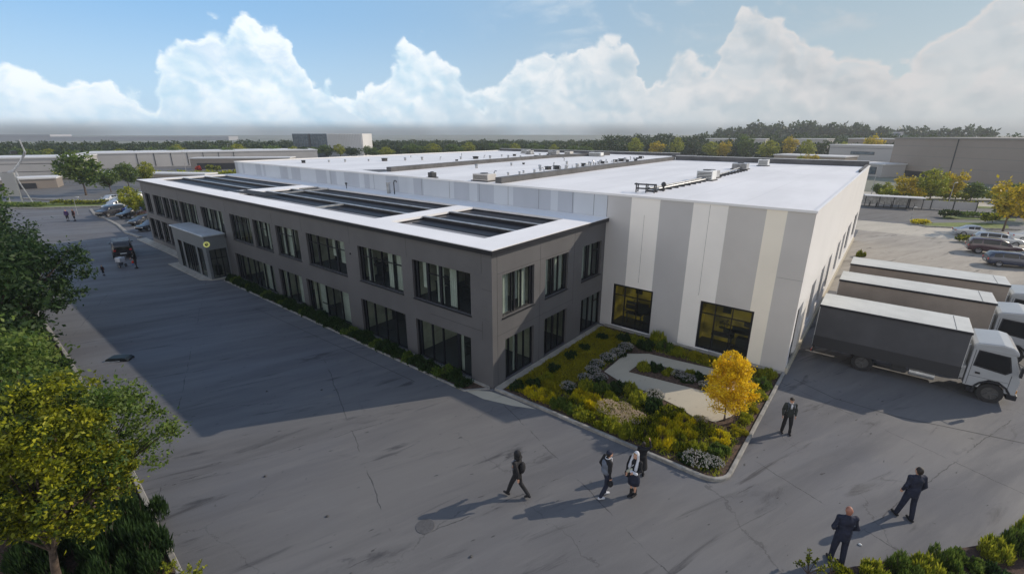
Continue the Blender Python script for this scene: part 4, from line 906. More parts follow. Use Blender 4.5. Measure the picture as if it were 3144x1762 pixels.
# left bed planting
for k_, x, y, r_0, h_0, wh_ in [('conifer', -2.3, -14.0, .85, 1.3, 'nearest the trunk of the yellow-green tree'), ('conifer', -1.3, -13.4, .75, 1.3, 'right of the yellow-green tree trunk'), ('conifer', -3.0, -13.1, .7, 1.2, 'behind the other junipers by the left kerb'), ('conifer', -1.1, -14.2, .7, 1.2, 'at the bottom edge beside the kerb'), ('conifer', -4.2, -13.6, .7, 1.1, 'farthest of the junipers by the left kerb'),
                                ('conifer', -3.4, -15.2, .8, 1.2, 'at the bottom edge left of the tree trunk'), ('conifer', -2.0, -14.9, .5, 1.0, 'at the very foot of the tree trunk'), ('dark', -4.6, -14.8, .9, 1.0, 'in the lower left corner behind the trunk'),
                                ('amber2', -13.4, -12.9, .7, .9, 'by the kerb just above the yellow-green tree'), ('green2', -11.8, -12.7, .7, .8, 'on the kerb above the yellow-green tree'), ('green2', -14.9, -13.1, .6, .9, 'on the edge of the small bed path'),
                                ('dark', -19.0, -12.9, .8, .6, 'on the grass strip by the left kerb'), ('dark', -21.5, -13.2, .9, .7, 'on the grass under the large dark tree'), ('dark', -6.5, -13.4, .7, .8, 'half hidden behind the yellow-green tree'), ('green', -8.2, -13.0, .7, .9, 'by the kerb behind the yellow-green tree')]:
    shrub(k_, x, y, r_0, .04, h_0, wh_, 'shrubs in the left bed')
# lower right bed
for i, (k_, x, y, r_0, h_0, wh_) in enumerate([('amber2', 14.1, -1.55, .4, .9, 'at the left tip of the lower right bed'), ('green', 14.7, -.95, .42, 1., 'second from the left tip of the lower right bed'), ('fir', 15.2, -.45, .45, 1., 'third along the lower right bed'), ('green', 15.75, .1, .45, 1.1, 'fourth along the lower right bed'), ('fir', 16.2, .65, .45, 1., 'in the middle of the lower right bed'), ('green2', 16.7, 1.2, .42, .9, 'just right of the middle of the lower right bed'),
                                               ('green', 17.3, 2.1, .5, 1.2, 'tall, toward the right of the lower right bed'), ('fir', 17.8, 2.8, .5, 1.1, 'beside the tall shrub at the right'), ('green', 18.3, 3.6, .5, 1.1, 'close to the right picture edge'), ('dark', 17.3, 1.2, .4, .9, 'set back behind the row on the mulch'), ('green', 18.7, 2.6, .4, .8, 'alone on the mulch at the lower right corner'), ('amber2', 14.6, -1.5, .35, .8, 'at the bottom edge below the bald man'), ('fir', 16.55, .1, .35, .9, 'low in front of the mulch'), ('fir', 19, 4.4, .5, 1.1, 'farthest right in the row')]):
    shrub(k_, x, y, r_0, .04, h_0, wh_, 'shrubs in the lower right bed')
def sprig(name, loc, mk, n, h, label, seed=1, spread=.5):
    t = empty(name, loc, 0, label, 'twiggy plant'); gr = random.Random(seed); P = []; mb = MB()
    for i in range(n):
        a = gr.uniform(0, 6.28); r = gr.uniform(.2, 1.)*spread; top = Vector((r*math.cos(a), r*math.sin(a), h*gr.uniform(.5, 1.))); mid = top*.5+Vector((0, 0, h*.12))
        mb.tube([(0, 0, 0), mid, top], [.014, .009, .004], 5, cap=False)
        for j in range(16): q = mid.lerp(top, j/15); P += [tuple(q+Vector((gr.uniform(-.03, .03), gr.uniform(-.03, .03), gr.uniform(-.02, .03)))) for _ in range(3)]
    mb.build('twigs', M['bark'], t); link('foliage', leaves_mesh('foliage', np.array(P), .055, LM[mk], .5, .6), t)
sprig('sprig', (13.25, -2.0, .05), 'amber2' if 'amber2' in LM else 'gold_green', 9, .62, 'yellow-leaved twiggy plant at the bottom edge left of the bald man', 2, .45)
sprig('sprig', (13.75, -1.75, .05), 'gold_green', 6, .75, 'second yellow twiggy plant right in front of the bald man', 3, .3)
sprig('sprig', (.35, -12.75, .05), 'bright', 10, .5, 'pale green twiggy plant at the bottom edge beside the kerb end', 4, .5)
sprig('sprig', (-.35, -12.9, .05), 'bright', 5, .4, 'tiny pale sprig at the bottom edge just left of the larger twiggy plant', 5, .4)

# ------------------------------------------------------------ the surroundings
def far_building(name, A, B, depth, h, label, wall='shop_grey', roof='shed_roof', base=None, seams=(), win=None, cat='building', z0=0., hband=()):
    """a shed whose front runs from A to B (as seen left to right)"""
    A = Vector(A); B = Vector(B); L = (B-A).length; ang = math.atan2(B.y-A.y, B.x-A.x)
    t = empty(name, (A.x, A.y, 0), ang, label, cat)
    mb = MB(); mb.box((0, 0, z0), (L, depth, h)); mb.build('wall', M[wall], t)
    mb = MB(); mb.box((-.2, -.2, h+.004), (L+.2, depth+.2, h+.35)); mb.build('roof', M[roof], t)
    if base: mb = MB(); [mb.box((a, -.12, 0), (b, -.01, base[0])) for a, b in base[1]]; o = mb.build('loading_recess', M['black_trim'], t)
    for s in seams: mb = MB(); mb.box((s-.12, -.08, .3), (s+.12, -.004, h)); mb.build('downpipe', M['dark_metal'], t)
    if hband:
        mb = MB(); [mb.box((0, -.03, z), (L, -.003, z+.12)) for z in hband]; mb.build('cladding_band', M['dark_metal'] if wall != 'shop_grey' else M['shed_seam'], t)
    for w in (win or ()):
        mb = MB(); mb.box((w[0], -.1, w[1]), (w[2], -.004, w[3])); f = mb.build('window', M['black_trim'], t)
        mb = MB(); mb.poly([(w[0]+.1, -.11, w[1]+.1), (w[2]-.1, -.11, w[1]+.1), (w[2]-.1, -.11, w[3]-.1), (w[0]+.1, -.11, w[3]-.1)]); mb.build('pane', M['tower_glass'], f)
    return t
u = Vector((36-10.5, 141-162)).normalized()
far_building('distribution_hall', (10.6, 162), (10.6+u.x*75, 162+u.y*75), 60, 10.1, 'huge taupe windowless hall with dark vertical seams on the right', roof='shed_seam', base=(1.7, [(3.5, 17.0)]), seams=(16.6, 33.5, 50), hband=(3.0, 5.6, 8.2), cat='warehouse')
t = far_building('office_annex', (-8, 196), (12, 184), 14, 7.4, 'low layered pale building left of the huge taupe hall', 'shed_pale', win=[(8, 4.6, 16, 5.6), (2, 1.0, 9, 2.4)], hband=(6.6,))
far_building('glass_annex', (2, 158), (9.5, 152), 8, 3.2, 'small glazed grey building below the layered pale one', 'shed_pale', win=[(1, .6, 8, 2.6)])
far_building('depot', (-68, 245), (-40, 247), 15, 8.6, 'pale flat shed among trees behind the warehouse roof', 'shed_pale')
far_building('depot', (-28, 240), (-14, 238), 12, 8.9, 'short pale shed right of the first one behind the roof', 'shed_pale', base=(3, [(8, 13)]))
far_building('depot', (-6, 236), (22, 226), 12, 9.2, 'long pale grey shed under the wooded hill', 'shop_grey')
far_building('depot', (-20, 165), (0, 160), 10, 4.6, 'low grey flat building just beyond the rear parapet', 'shop_grey')
far_building('long_shed', (-204, 20), (-178, 92), 25, 4.7, 'long pale ribbed shed behind the hedge on the left', 'shed_pale', seams=tuple(range(16, 60, 5))[:7])
far_building('tall_shed', (-178, -26), (-160, 13), 16, 5.3, 'flat pale building at the left edge below the wood', 'shed_pale', hband=(3.9, 1.9))
far_building('low_shed', (-142, -24), (-133, 4), 6, 2.0, 'low open-fronted grey building in front of the flat pale one', 'shop_grey', base=(1.2, [(2, 26)]))
far_building('low_shed', (-150, 14), (-122, 30), 4, 1.6, 'long low grey wall building by the green hedge', 'shop_grey', base=(.8, [(1, 30)]))
far_building('low_shed', (-172, 43), (-150, 66), 6, 3.4, 'low dark-topped building left of the white warehouse end', 'shop_grey', base=(2., [(2, 30)]))
# slatted office tower
t = empty('office_tower', (-222, 104.5, 0), math.atan2(20.9, 26.), 'blue-grey glass block with a ribbed white half on the skyline', 'building')
mb = MB(); mb.box((0, 0, 0), (17, 16, 11.3)); w_ = mb.build('glass_block', M['tower_glass'], t)
mb = MB()
for i in range(14): mb.box((.3+i*1.2, -.12, .3), (.42+i*1.2, -.01, 11.2))
for i in range(8): mb.box((.2, -.10, 1+i*1.35), (16.9, -.012, 1.12+i*1.35))
mb.box((8.0, -.2, 0), (8.7, -.125, 11.3)); mb.build('glazing_grid', M['dark_metal'], w_)
mb = MB(); mb.box((17.02, 0, 0), (34.5, 16, 11.3))
for i in range(22): mb.box((17.2+i*.79, -.3, .3), (17.5+i*.79, -.005, 11.2))
mb.build('ribbed_block', M['shed_roof'], t)
far_building('skyline_block', (-1210, -180), (-860, 320), 60, 6.0, 'very distant long pale flat-topped block on the left skyline', 'far_pale', 'far_pale')
mb = MB(); mb.box((20, -1, 6.4), (370, 55, 9.6)); 
o = [x for x in C.objects if x.name == 'skyline_block'][0]; mb.build('upper_storey', M['far_pale'], o)
t = empty('control_tower', (6, 296, 0), -.5, 'tiny bluish stepped tower on the horizon left of the huge hall', 'tower')
mb = MB(); mb.box((0, 0, 0), (14, 8, 7)); mb.build('base', M['tower_glass'], t); mb = MB(); mb.box((1, 1, 7.01), (4, 4, 12.2)); mb.build('shaft', M['far_pale'], t); mb = MB(); mb.box((.4, .4, 10.6), (4.6, .99, 11.4)); mb.build('gallery', M['tower_glass'], t)

# wooded horizon
def wood(name, xs, label, mk, n, leaf, seed, r0=3.2):
    gg = np.random.default_rng(seed); Ps = []
    for (x, y, h) in xs:
        c = np.array([x, y, h*.5]); rad = np.array([r0*gg.uniform(.8, 1.3), r0*gg.uniform(.8, 1.3), h*.5])
        d = gg.normal(size=(n, 3)); d /= np.linalg.norm(d, axis=1)[:, None]; Ps.append(c+d*rad*gg.uniform(.72, 1.05, (n, 1)))
    return tag(link(name, leaves_mesh(name, np.concatenate(Ps), leaf, LM[mk], .2, .75)), label, 'wood', None, 'stuff')
def arc(a0, a1, R0, R1, step, h0, h1, seed):
    gg = random.Random(seed); out = []; a = a0
    while a < a1:
        Rr = gg.uniform(R0, R1); f = (a-a0)/(a1-a0); h = (h0+(h1-h0)*f)*gg.uniform(.86, 1.1); b = R(a)
        out.append((13+Rr*math.sin(b), -14.7+Rr*math.cos(b), h)); a += step
    return out
wood('far_wood', arc(-98, -28, 300, 345, .33, 7.2, 6.6, 1)+arc(-98, -28, 270, 300, .6, 5.8, 5.6, 2), 'dark green belt of woodland along the left and middle horizon', 'far', 420, .85, 31)
wood('far_wood', arc(-28, 14, 262, 300, .42, 10.3, 10.6, 3)+arc(-30, 14, 235, 262, .8, 8.0, 8.2, 4), 'taller dark woodland on the right horizon', 'far', 520, .85, 32)
wood('hill_wood', arc(-13, -3, 420, 450, .3, 18.5, 18.0, 5)+arc(-16, 6, 420, 450, .4, 14.5, 14.5, 6), 'pale bluish trees on the low hill behind the right woodland', 'far_blue', 220, 1.9, 33, )
mb = MB(); n = 40
for i in range(n):
    f0, f1 = i/n, (i+1)/n; a0, a1 = R(-17+24*f0), R(-17+24*f1); z0_, z1_ = 13.5*math.sin(math.pi*f0)**.6, 13.5*math.sin(math.pi*f1)**.6
    q = lambda a, r, z: (13+r*math.sin(a), -14.7+r*math.cos(a), z)
    mb.poly([q(a0, 380, -.1), q(a1, 380, -.1), q(a1, 440, z1_), q(a0, 440, z0_)]); mb.poly([q(a0, 440, z0_), q(a1, 440, z1_), q(a1, 520, -.1), q(a0, 520, -.1)])
tag(mb.build('hill', M['hill'], smooth=True), kind='structure')
# trees one can tell apart in the middle distance
TB = {}
for i, mk in enumerate(('bright', 'gold', 'green', 'amber', 'far')):
    t = make_tree('street_tree', (1, 1, 1.05), (0, 0, 1.7), 3000, .15, mk, .9, .05, clumps=80, cr=.24, lobes=6, seed=40+i, nb=9, label='source', group=None)
    TB[mk] = t
def put_tree(mk, x, y, s, sz, label, group):
    c = copy_tree(TB[mk]); c.location = (x, y, 0); c.scale = (s, s, sz); c.rotation_euler = (0, 0, rnd.uniform(0, 6.28)); c['label'] = label; c['group'] = group; return c
RT = [('gold', 14.6, 94.6, 1.9, 1.6, 'small yellow-topped tree, leftmost full tree in the right car park'), ('amber', 16.9, 96.3, 1.1, 1.15, 'narrow orange-tinged tree beside the small yellow-topped one'), ('bright', 18.2, 93.2, 2.2, 2.05, 'tallest rounded green tree in the right car park row'),
      ('gold', 20.9, 97.0, 2.0, 1.9, 'yellowish tree touching the tallest one on its right'), ('green', 24.0, 101.0, 1.9, 1.25, 'broad low green tree right of the yellowish one'), ('gold', 24.6, 68.0, 2.3, 2.2, 'big dark golden tree at the right picture edge'), ('green', 30.5, 104, 1.9, 1.35, 'dull green tree before the hall at the far right'), ('green', 10.6, 99.5, .9, .9, 'very small tree next to the white side wall'),
      ('gold', 28.8, 80.5, 1.7, 1.7, 'golden tree half behind the big one at the right edge'), ('bright', 12.0, 101, 1.0, .95, 'little light-green tree left of the small yellow-topped one')]
for a in RT: put_tree(*a, 'trees in the right car park')
LT = [('green', -110.5, 4.8, 3.6, 2.95, 'largest round green tree on the left, in front of the pale sheds'), ('green', -117, 13.2, 2.2, 2.0, 'smaller tree just right of the largest one on the left'), ('bright', -120.5, 17.5, 2.0, 1.9, 'yellow-green tree right of the two bigger ones on the left'), ('bright', -70.9, 3.3, 1.7, 1.55, 'light green tree above the parked cars by the office'), ('green', -69.6, 5.0, 1.5, .95, 'low bushy tree touching the office end wall'), ('green', -113, 9.2, 2.0, 1.6, 'low green tree tucked under the largest one')]
for a in LT: put_tree(*a, 'trees in the left car park')
MT = []
for i, (px, yy, s, sz) in enumerate([(-84, 196, 3.6, 3.3), (-75, 200, 3.6, 2.8), (-68, 206, 3.2, 3.4), (-53, 208, 3.6, 2.8), (-47, 206, 3.0, 2.9), (-41, 214, 3.4, 3.9), (-30, 205, 3.8, 3.1), (-25, 222, 3.0, 3.6), (-16, 206, 3.2, 3.2), (-10, 150, 2.1, 1.8), (-7, 148, 2.2, 2.1), (-3.5, 149, 1.9, 1.6), (.5, 150, 1.3, 1.3), (4.0, 205, 3.2, 3.8), (-4, 201, 2.2, 3.0)]):
    mk = ('bright', 'gold', 'bright', 'bright', 'gold', 'green')[i % 6]
    put_tree(mk, px, yy, s, sz, '%s tree, number %s from left rising behind the white roof' % ({'bright': 'light green', 'gold': 'yellowish', 'green': 'mid-green'}[mk], ('one', 'two', 'three', 'four', 'five', 'six', 'seven', 'eight', 'nine', 'ten', 'eleven', 'twelve', 'thirteen', 'fourteen', 'fifteen')[i]), 'trees rising behind the white roof')
put_tree('amber', 4.3, 141, 1.7, 1.7, 'small orange tree before the layered pale building', 'trees rising behind the white roof')
def field_label(mk, a):
    w = 'left of the glass block' if a < -63 else 'between glass block and mid roof' if a < -48 else 'towards the taller woodland'
    k_ = {'green': 'mid-green round tree', 'bright': 'light green round tree', 'far': 'dark green round tree'}[mk]
    return k_+' before the woodland, '+w, k_+'s before the woodland belt '+w
for i in range(46):
    a = R(-84+i*1.22+rnd.uniform(-.4, .4)); Rr = rnd.uniform(225, 262); mk = ('green', 'bright', 'far', 'green')[i % 4]
    put_tree(mk, 13+Rr*math.sin(a), -14.7+Rr*math.cos(a), rnd.uniform(2.6, 4.4), rnd.uniform(1.9, 2.5), *field_label(mk, -84+i*1.22))
for t in TB.values():
    for ch in list(t.children): D.objects.remove(ch)
    D.objects.remove(t)
def hedge(name, a, b, w, h, mk, label, n=2600, leaf=.3):
    a = np.array(a, float); b = np.array(b, float); L = np.linalg.norm(b-a); t = (b-a)/L; nn = np.array([-t[1], t[0]]); gg = np.random.default_rng(int(L*7))
    u_ = gg.uniform(0, L, n); v_ = gg.uniform(-w/2, w/2, n); z = h*gg.uniform(.35, 1., n)*(.8+.25*np.sin(u_*1.3)*np.cos(u_*.41)); P = np.stack([a[0]+t[0]*u_+nn[0]*v_, a[1]+t[1]*u_+nn[1]*v_, z], 1)
    e = empty(name, (0, 0, 0), 0, label, 'hedge'); link('foliage', leaves_mesh('foliage', P, leaf, LM[mk], .5, .6), e); return e
hedge('hedge', (-160, 8), (-128, 42), 3.2, 1.7, 'bright', 'long clipped yellow-green hedge in front of the pale ribbed shed', 5200, .5)
hedge('hedge', (-98, -1.8), (-92, 4.2), 1.2, .7, 'gold_green', 'short yellow-green hedge by the left car park road', 1600, .25)
hedge('hedge', (-104, -9), (-96, -3), 1.5, .6, 'green', 'low green planting at the far left of the car park road', 1500, .25)
hedge('hedge', (-90, 5), (-87, 9), 1.2, .5, 'green', 'low green planting behind the parked silver cars', 900, .25)
hedge('hedge', (9.5, 88.8), (24, 93.5), 1.6, .75, 'gold_green', 'long clipped hedge in front of the right car park trees', 3000, .3)
hedge('hedge', (19.2, 76.4), (20.9, 77.6), 1.6, .95, 'far', 'dark rounded hedge clump on the right grass island', 1200, .22)
hedge('hedge', (21.6, 79.0), (26, 81.5), 1.4, .6, 'green', 'low green hedge behind the right grass island', 1400, .25)
hedge('hedge', (23.3, 73.6), (24.6, 74.6), 1.3, 1.3, 'gold_green', 'square yellow-green hedge block beside the big golden tree', 900, .22)
hedge('hedge', (15.9, 67.0), (17.4, 68.4), 1.0, .55, 'amber', 'low golden planting at the tip of the right grass island', 700, .2)
hedge('hedge', (19.7, 56.5), (20.7, 57.6), .8, .6, 'gold_green', 'small yellow bush beside the dark parked van', 500, .18)
hedge('hedge', (-158, 40), (-157.3, 40.7), .9, 1.5, 'red', 'red-flowering planting behind the far end of the office roof', 900, .4)
hedge('hedge', (-156, 42), (-153, 45), 1.4, 1.9, 'gold_green', 'yellow planting beside the red-flowering one', 900, .4)
mb = MB(); mb.poly([(16.1, 67.2, .05), (17.2, 66.0, .05), (22.5, 68.3, .05), (25.5, 71, .05), (25.8, 75, .05), (22, 73.5, .05), (18, 69.9, .05)]); tag(mb.build('grass_island', M['grass']), kind='structure')
mb = MB(); mb.poly([(19.3, 75.5, .05), (27, 79.2, .05), (27.5, 82, .05), (19.5, 78.6, .05)]); tag(mb.build('grass_strip', M['grass']), kind='structure')
mb = MB(); mb.poly([(8, 87.6, .05), (32, 94.5, .05), (32, 97, .05), (8, 90, .05)]); tag(mb.build('grass_verge', M['grass']), kind='structure')
mb = MB(); mb.poly([(-108, -14, .05), (-94, -3.5, .05), (-90, 2, .05), (-92, 4.5, .05), (-112, -8, .05)]); tag(mb.build('grass_verge_by_the_road', M['grass']), kind='structure')
kerb('island_kerb', [(18, 69.8), (16.0, 67.3), (17.2, 65.9), (22.6, 68.2), (27, 71)], .22, .16)
kerb('far_kerb', [(-108, -15), (-93.5, -4.2), (-88, 3.2), (-84, 8)], .4, .25)
kerb('far_road_kerb', [(-112, -4), (-100, 1.5), (-90, 9), (-84, 14)], .6, .3)
hedge('shrub_border', (11, 98.5), (31, 107), 3.0, 1.6, 'bright', 'loose yellow-green shrubs growing between the right car park trees', 6500, .4)
hedge('shrub_border', (26, 84), (34, 90), 3.0, 1.2, 'green', 'green shrubs beyond the big golden tree at the right edge', 2500, .35)
# shrub ball and bollard things
shrub('amber2', 11.75, 41.6, .5, 0, 1.5, '', None, 'round yellow-green bush by the white side wall beyond the lorries', 'bush')
# car-park walls and fences on the right
def fence(name, a, b, h, n, label, m='metal'):
    a = Vector((*a, 0)); b = Vector((*b, 0)); t = empty(name, a, math.atan2(b.y-a.y, b.x-a.x), label, 'fence'); L = (b-a).length
    mb = MB(); mb.box((0, -.03, .12), (L, .03, h-.1)); mb.build('panel', M[m], t)
    for i in range(n+1): mb = MB(); mb.box((L*i/n-.06, -.08, 0), (L*i/n+.06, .08, h)); mb.build('post', M['dark_metal'], t)
fence('car_park_wall', (15.5, 85.2), (23.6, 86.8), 1.5, 3, 'grey panelled wall with dark posts behind the dark road on the right', 'shed_pale')
t = empty('cycle_shelter', (9.6, 82.5, 0), .15, 'long grey-roofed cycle shelter beyond the end of the white wall', 'shelter')
mb = MB(); mb.box((0, 0, 1.75), (7.8, 2.2, 1.85)); mb.build('roof', M['shed_roof'], t)
for i in range(5): mb = MB(); mb.tube([(.2+i*1.85, .2, 0), (.2+i*1.85, .2, 1.75)], .06, 6); mb.build('post', M['dark_metal'], t)
mb = MB(); mb.box((0, 2.12, .3), (7.8, 2.18, 1.7)); mb.build('back_panel', M['metal'], t)
def bicycle(x, y, rz, i):
    t = empty('bicycle', (x, y, 0), rz, 'dark bicycle parked under the cycle shelter', 'bicycle', 'bicycles under the shelter')
    for dx in (-.5, .5):
        mb = MB(); mb.tube([(dx+.32*math.cos(a*.524), 0, .34+.32*math.sin(a*.524)) for a in range(13)], .03, 5, cap=False); mb.build('wheel', M['tyre'], t)
    mb = MB(); mb.tube([(-.5, 0, .34), (-.12, 0, .75), (.38, 0, .78), (.5, 0, .34)], .025, 5); mb.tube([(-.5, 0, .34), (0, 0, .32), (.38, 0, .76)], .025, 5); mb.tube([(-.05, 0, .32), (-.15, 0, .88)], .02, 5); mb.build('frame', M['dark_metal'], t)
    mb = MB(); mb.tube([(.36, -.22, .98), (.38, 0, .95), (.36, .22, .98)], .02, 5); mb.build('handlebar', M['dark_metal'], t)
    mb = MB(); mb.box((-.27, -.06, .88), (-.05, .06, .93)); mb.build('saddle', M['black_trim'], t)
for i in range(7): bicycle(10.4+i*.95, 83.4, 1.5+rnd.uniform(-.1, .1), i)
def lamp(x, y, h, label, arm=1.2, rz=0., bent=False, group='lamp posts around the site'):
    t = empty('street_lamp', (x, y, 0), rz, label, 'street lamp', group)
    w = max(.035, h*.009)
    if bent:
        mb = MB(); mb.tube([(-1.5, -1.4, 3.3), (-.5, -.5, 3.6), (.9, .8, 5.4), (2., 1.8, 7.2), (2.2, 2.0, 7.8)], .22, 6); mb.tube([(0, 0, 0), (-.2, -.2, 3.4)], .2, 6); mb.tube([(2.2, 2.0, 7.4), (1.9, 1.7, 10.2)], .14, 6); mb.build('bent_pole', M['metal'], t)
        mb = MB(); mb.box((-.4, -.2, 7.2), (1.6, .8, 7.9)); mb.build('lamp_head', M['dark_metal'], t)
    else:
        mb = MB(); mb.tube([(0, 0, 0), (0, 0, h)], [w*1.2, w*.7], 6); mb.build('pole', M['metal'], t)
        mb = MB(); mb.tube([(0, 0, h-.05), (arm, 0, h+.05)], w*.5, 5); mb.build('arm', M['metal'], t)
        mb = MB(); mb.box((arm-.1, -.08, h-.01), (arm+.25, .08, h+.05)); mb.build('lamp_head', M['white_metal'], t)
lamp(-140, -1, 9, 'odd grey lamp mast with a bent elbow at the left edge', bent=True)
lamp(-163, 38.5, 6.2, 'thin white lamp post in front of the ribbed shed behind the office', 2.2, .5)
lamp(-81, -1.4, 2.6, 'short dark post with a flat head beside the pair in the left yard', .5, .8)
lamp(20.1, 84.4, 4.4, 'tall thin post in front of the panelled wall on the right', .15)
lamp(9.9, 99.1, 6.0, 'slim post close to the end of the white side wall', .8)
lamp(-120, 206, 8, 'thin white mast above the middle of the white roof', 2.5)
lamp(-75, 215, 9.5, 'thin mast with a crossbar behind the roof near the right woodland', 4)
lamp(-205, 68, 7.5, 'slim pole before the wood left of the glass block', 1.5)
lamp(15.7, 69.4, 2.0, 'small dark post at the edge of the dark road on the right', .1)
t = empty('sign_frame', (-104.5, -5.6, 0), .7, 'tall pale panel on two legs at the left edge', 'sign board')
mb = MB(); mb.box((-1.0, -.1, 1.3), (1.4, .1, 5.2)); mb.build('panel', M['shed_pale'], t)
for x in (-.9, 1.3): mb = MB(); mb.tube([(x, 0, 0), (x*.9, 0, 5.3)], .12, 6); mb.build('leg', M['metal'], t)
mb = MB(); mb.tube([(1.3, 0, 5), (2.6, .4, 0)], .1, 6); mb.build('stay', M['metal'], t)

# ------------------------------------------------------------ vehicles
def wheel(parent, x, y, r, w, side):
    """tyre and rim, side = +1/-1 for the outer face direction in y"""
    mb = MB(); n = 20; prof = ((.62, -.5), (.97, -.5), (1., -.3), (1., .3), (.97, .5), (.62, .5)); k = []
    for i in range(n):
        a = 2*math.pi*i/n; k.append([(x+r*p*math.cos(a), y+w*q, r+r*p*math.sin(a)) for p, q in prof])
    for i in range(n):
        A, B = k[i], k[(i+1) % n]
        for j in range(6): mb.poly([A[j], A[(j+1) % 6], B[(j+1) % 6], B[j]])
    wo = mb.build('wheel', M['tyre'], parent)
    mb = MB(); yo = y+side*w*.3
    mb.poly([(x+r*.63*math.cos(2*math.pi*i/n), yo, r+r*.63*math.sin(2*math.pi*i/n)) for i in range(n)])
    mb.tube([(x, yo, r), (x, yo+side*w*.22, r)], r*.2, 10)
    for i in range(5): a = 2*math.pi*i/5; mb.tube([(x+r*.18*math.cos(a), yo+side*.02, r+r*.18*math.sin(a)), (x+r*.58*math.cos(a), yo+side*.03, r+r*.58*math.sin(a))], r*.07, 5)
    mb.tube([(x+r*.6*math.cos(2*math.pi*i/n), yo+side*.03, r+r*.6*math.sin(2*math.pi*i/n)) for i in range(n+1)], r*.04, 5, cap=False)
    mb.build('rim', M['rim'] if r < .42 else M['truck_rim'], wo); return wo
def extr(mb, prof, y0, y1, mi=0):
    """extrude an (x, z) outline across y"""
    n = len(prof); k = len(mb.v); mb.v += [(x, y0, z) for x, z in prof]+[(x, y1, z) for x, z in prof]
    mb.f.append(tuple(range(k, k+n))); mb.mi.append(mi); mb.f.append(tuple(range(k+2*n-1, k+n-1, -1))); mb.mi.append(mi)
    for i in range(n): j = (i+1) % n; mb.f.append((k+i, k+n+i, k+n+j, k+j)); mb.mi.append(mi)
def truck(x, y, L, side, skirt, label, H=3.12):
    t = empty('box_truck', (x, y, 0), 0, label, 'lorry', 'lorries backed up to the white warehouse')
    hw = 1.13; zb = .82
    mb = MB(); mb.box((0, -hw, zb), (L, hw, H-.02)); b = mb.build('cargo_box', M[side], t, bevel=.015)
    mb = MB(); mb.box((-.01, -hw-.012, zb-.01), (L+.01, -hw-.001, 1.42)); mb.box((-.01, hw+.001, zb-.01), (L+.01, hw+.012, 1.42)); mb.build('side_skirt', M[skirt], b)
    mb = MB(); mb.box((-.03, -hw-.03, H-.018), (L+.03, hw+.03, H+.03)); mb.build('roof', M['truck_roof'], b, bevel=.012)
    mb = MB()
    for s in (-1, 1): mb.box((-.035, s*(hw+.034)-.018, H-.09), (L+.035, s*(hw+.034)+.018, H+.022))
    mb.box((L-.55, -hw, H+.031), (L-.53, hw*.9, H+.038)); mb.build('roof_rail', M['black_trim'], b)
    mb = MB(); mb.box((L+.002, -hw+.08, zb), (L+.03, hw-.08, H-.06)); mb.box((-.03, -hw+.05, zb), (-.002, -.01, H-.08)); mb.box((-.03, .01, zb), (-.002, hw-.05, H-.08)); mb.build('end_frame', M['white_metal'], b)
    mb = MB(); mb.box((.1, -.42, .58), (L+1.5, -.3, .80)); mb.box((.1, .3, .58), (L+1.5, .42, .80))
    for i in range(5): mb.box((.4+i*L/5, -.299, .6), (.5+i*L/5, .299, .78))
    mb.build('chassis', M['dark_metal'], t)
    mb = MB(); mb.box((.0, -1.0, .42), (.08, 1.0, .56)); mb.box((.03, -.6, .56), (.08, -.5, .8)); mb.box((.03, .5, .56), (.08, .6, .8)); mb.build('rear_bumper', M['dark_metal'], t)
    for s in (-1, 1): mb = MB(); mb.box((-.03, s*.85-.14, .44), (-.002, s*.85+.14, .54)); mb.build('tail_light', M['red'], t)
    ra = L*.385
    for s in (-1, 1):
        wheel(t, ra, s*.92, .46, .26, s); mb = MB(); n = 8
        for i in range(n):
            a0, a1 = math.pi*(.05+.9*i/n), math.pi*(.05+.9*(i+1)/n); q = [(ra+.55*math.cos(a), .46+.50*math.sin(a)) for a in (a0, a1)]
            mb.poly([(q[0][0], s*.76, q[0][1]), (q[1][0], s*.76, q[1][1]), (q[1][0], s*1.1, q[1][1]), (q[0][0], s*1.1, q[0][1])])
        mb.build('mudguard', M['black_trim'], t)
    mb = MB(); mb.tube([(ra, -.8, .46), (ra, .8, .46)], .08, 8); mb.ball((ra, 0, .46), .2); mb.build('rear_axle', M['dark_metal'], t)
    mb = MB(); mb.tube([(L-1.7, -.78, .55), (L-.75, -.78, .55)], .2, 12); mb.build('fuel_tank', M['metal'], t)
    mb = MB(); mb.box((L-2.4, -.98, .42), (L-1.85, -.6, .78)); mb.build('tool_locker', M['dark_metal'], t)
    # cab
    c = L+.2; prof = [(0, .62), (.52, .62), (.62, .95), (.78, 1.08), (1.12, 1.08), (1.28, .95), (1.36, .62), (1.70, .60), (1.73, 1.25), (1.66, 1.55), (1.36, 2.42), (1.2, 2.5), (0, 2.5)]
    mb = MB(); extr(mb, [(c+a, b_) for a, b_ in prof], -1.08, 1.08); cb = mb.build('cab', M['cab'], t, bevel=.035, seg=3)
    mb = MB(); pr = [(c-.02, 2.40), (c+1.45, 2.40), (c+1.42, 2.58), (c+1.2, 2.76), (c+.9, 2.82), (c+.1, 2.72), (c-.02, 2.62)]; extr(mb, pr, -1.1, 1.1); mb.build('roof', M['cab'], cb, bevel=.07, seg=3)
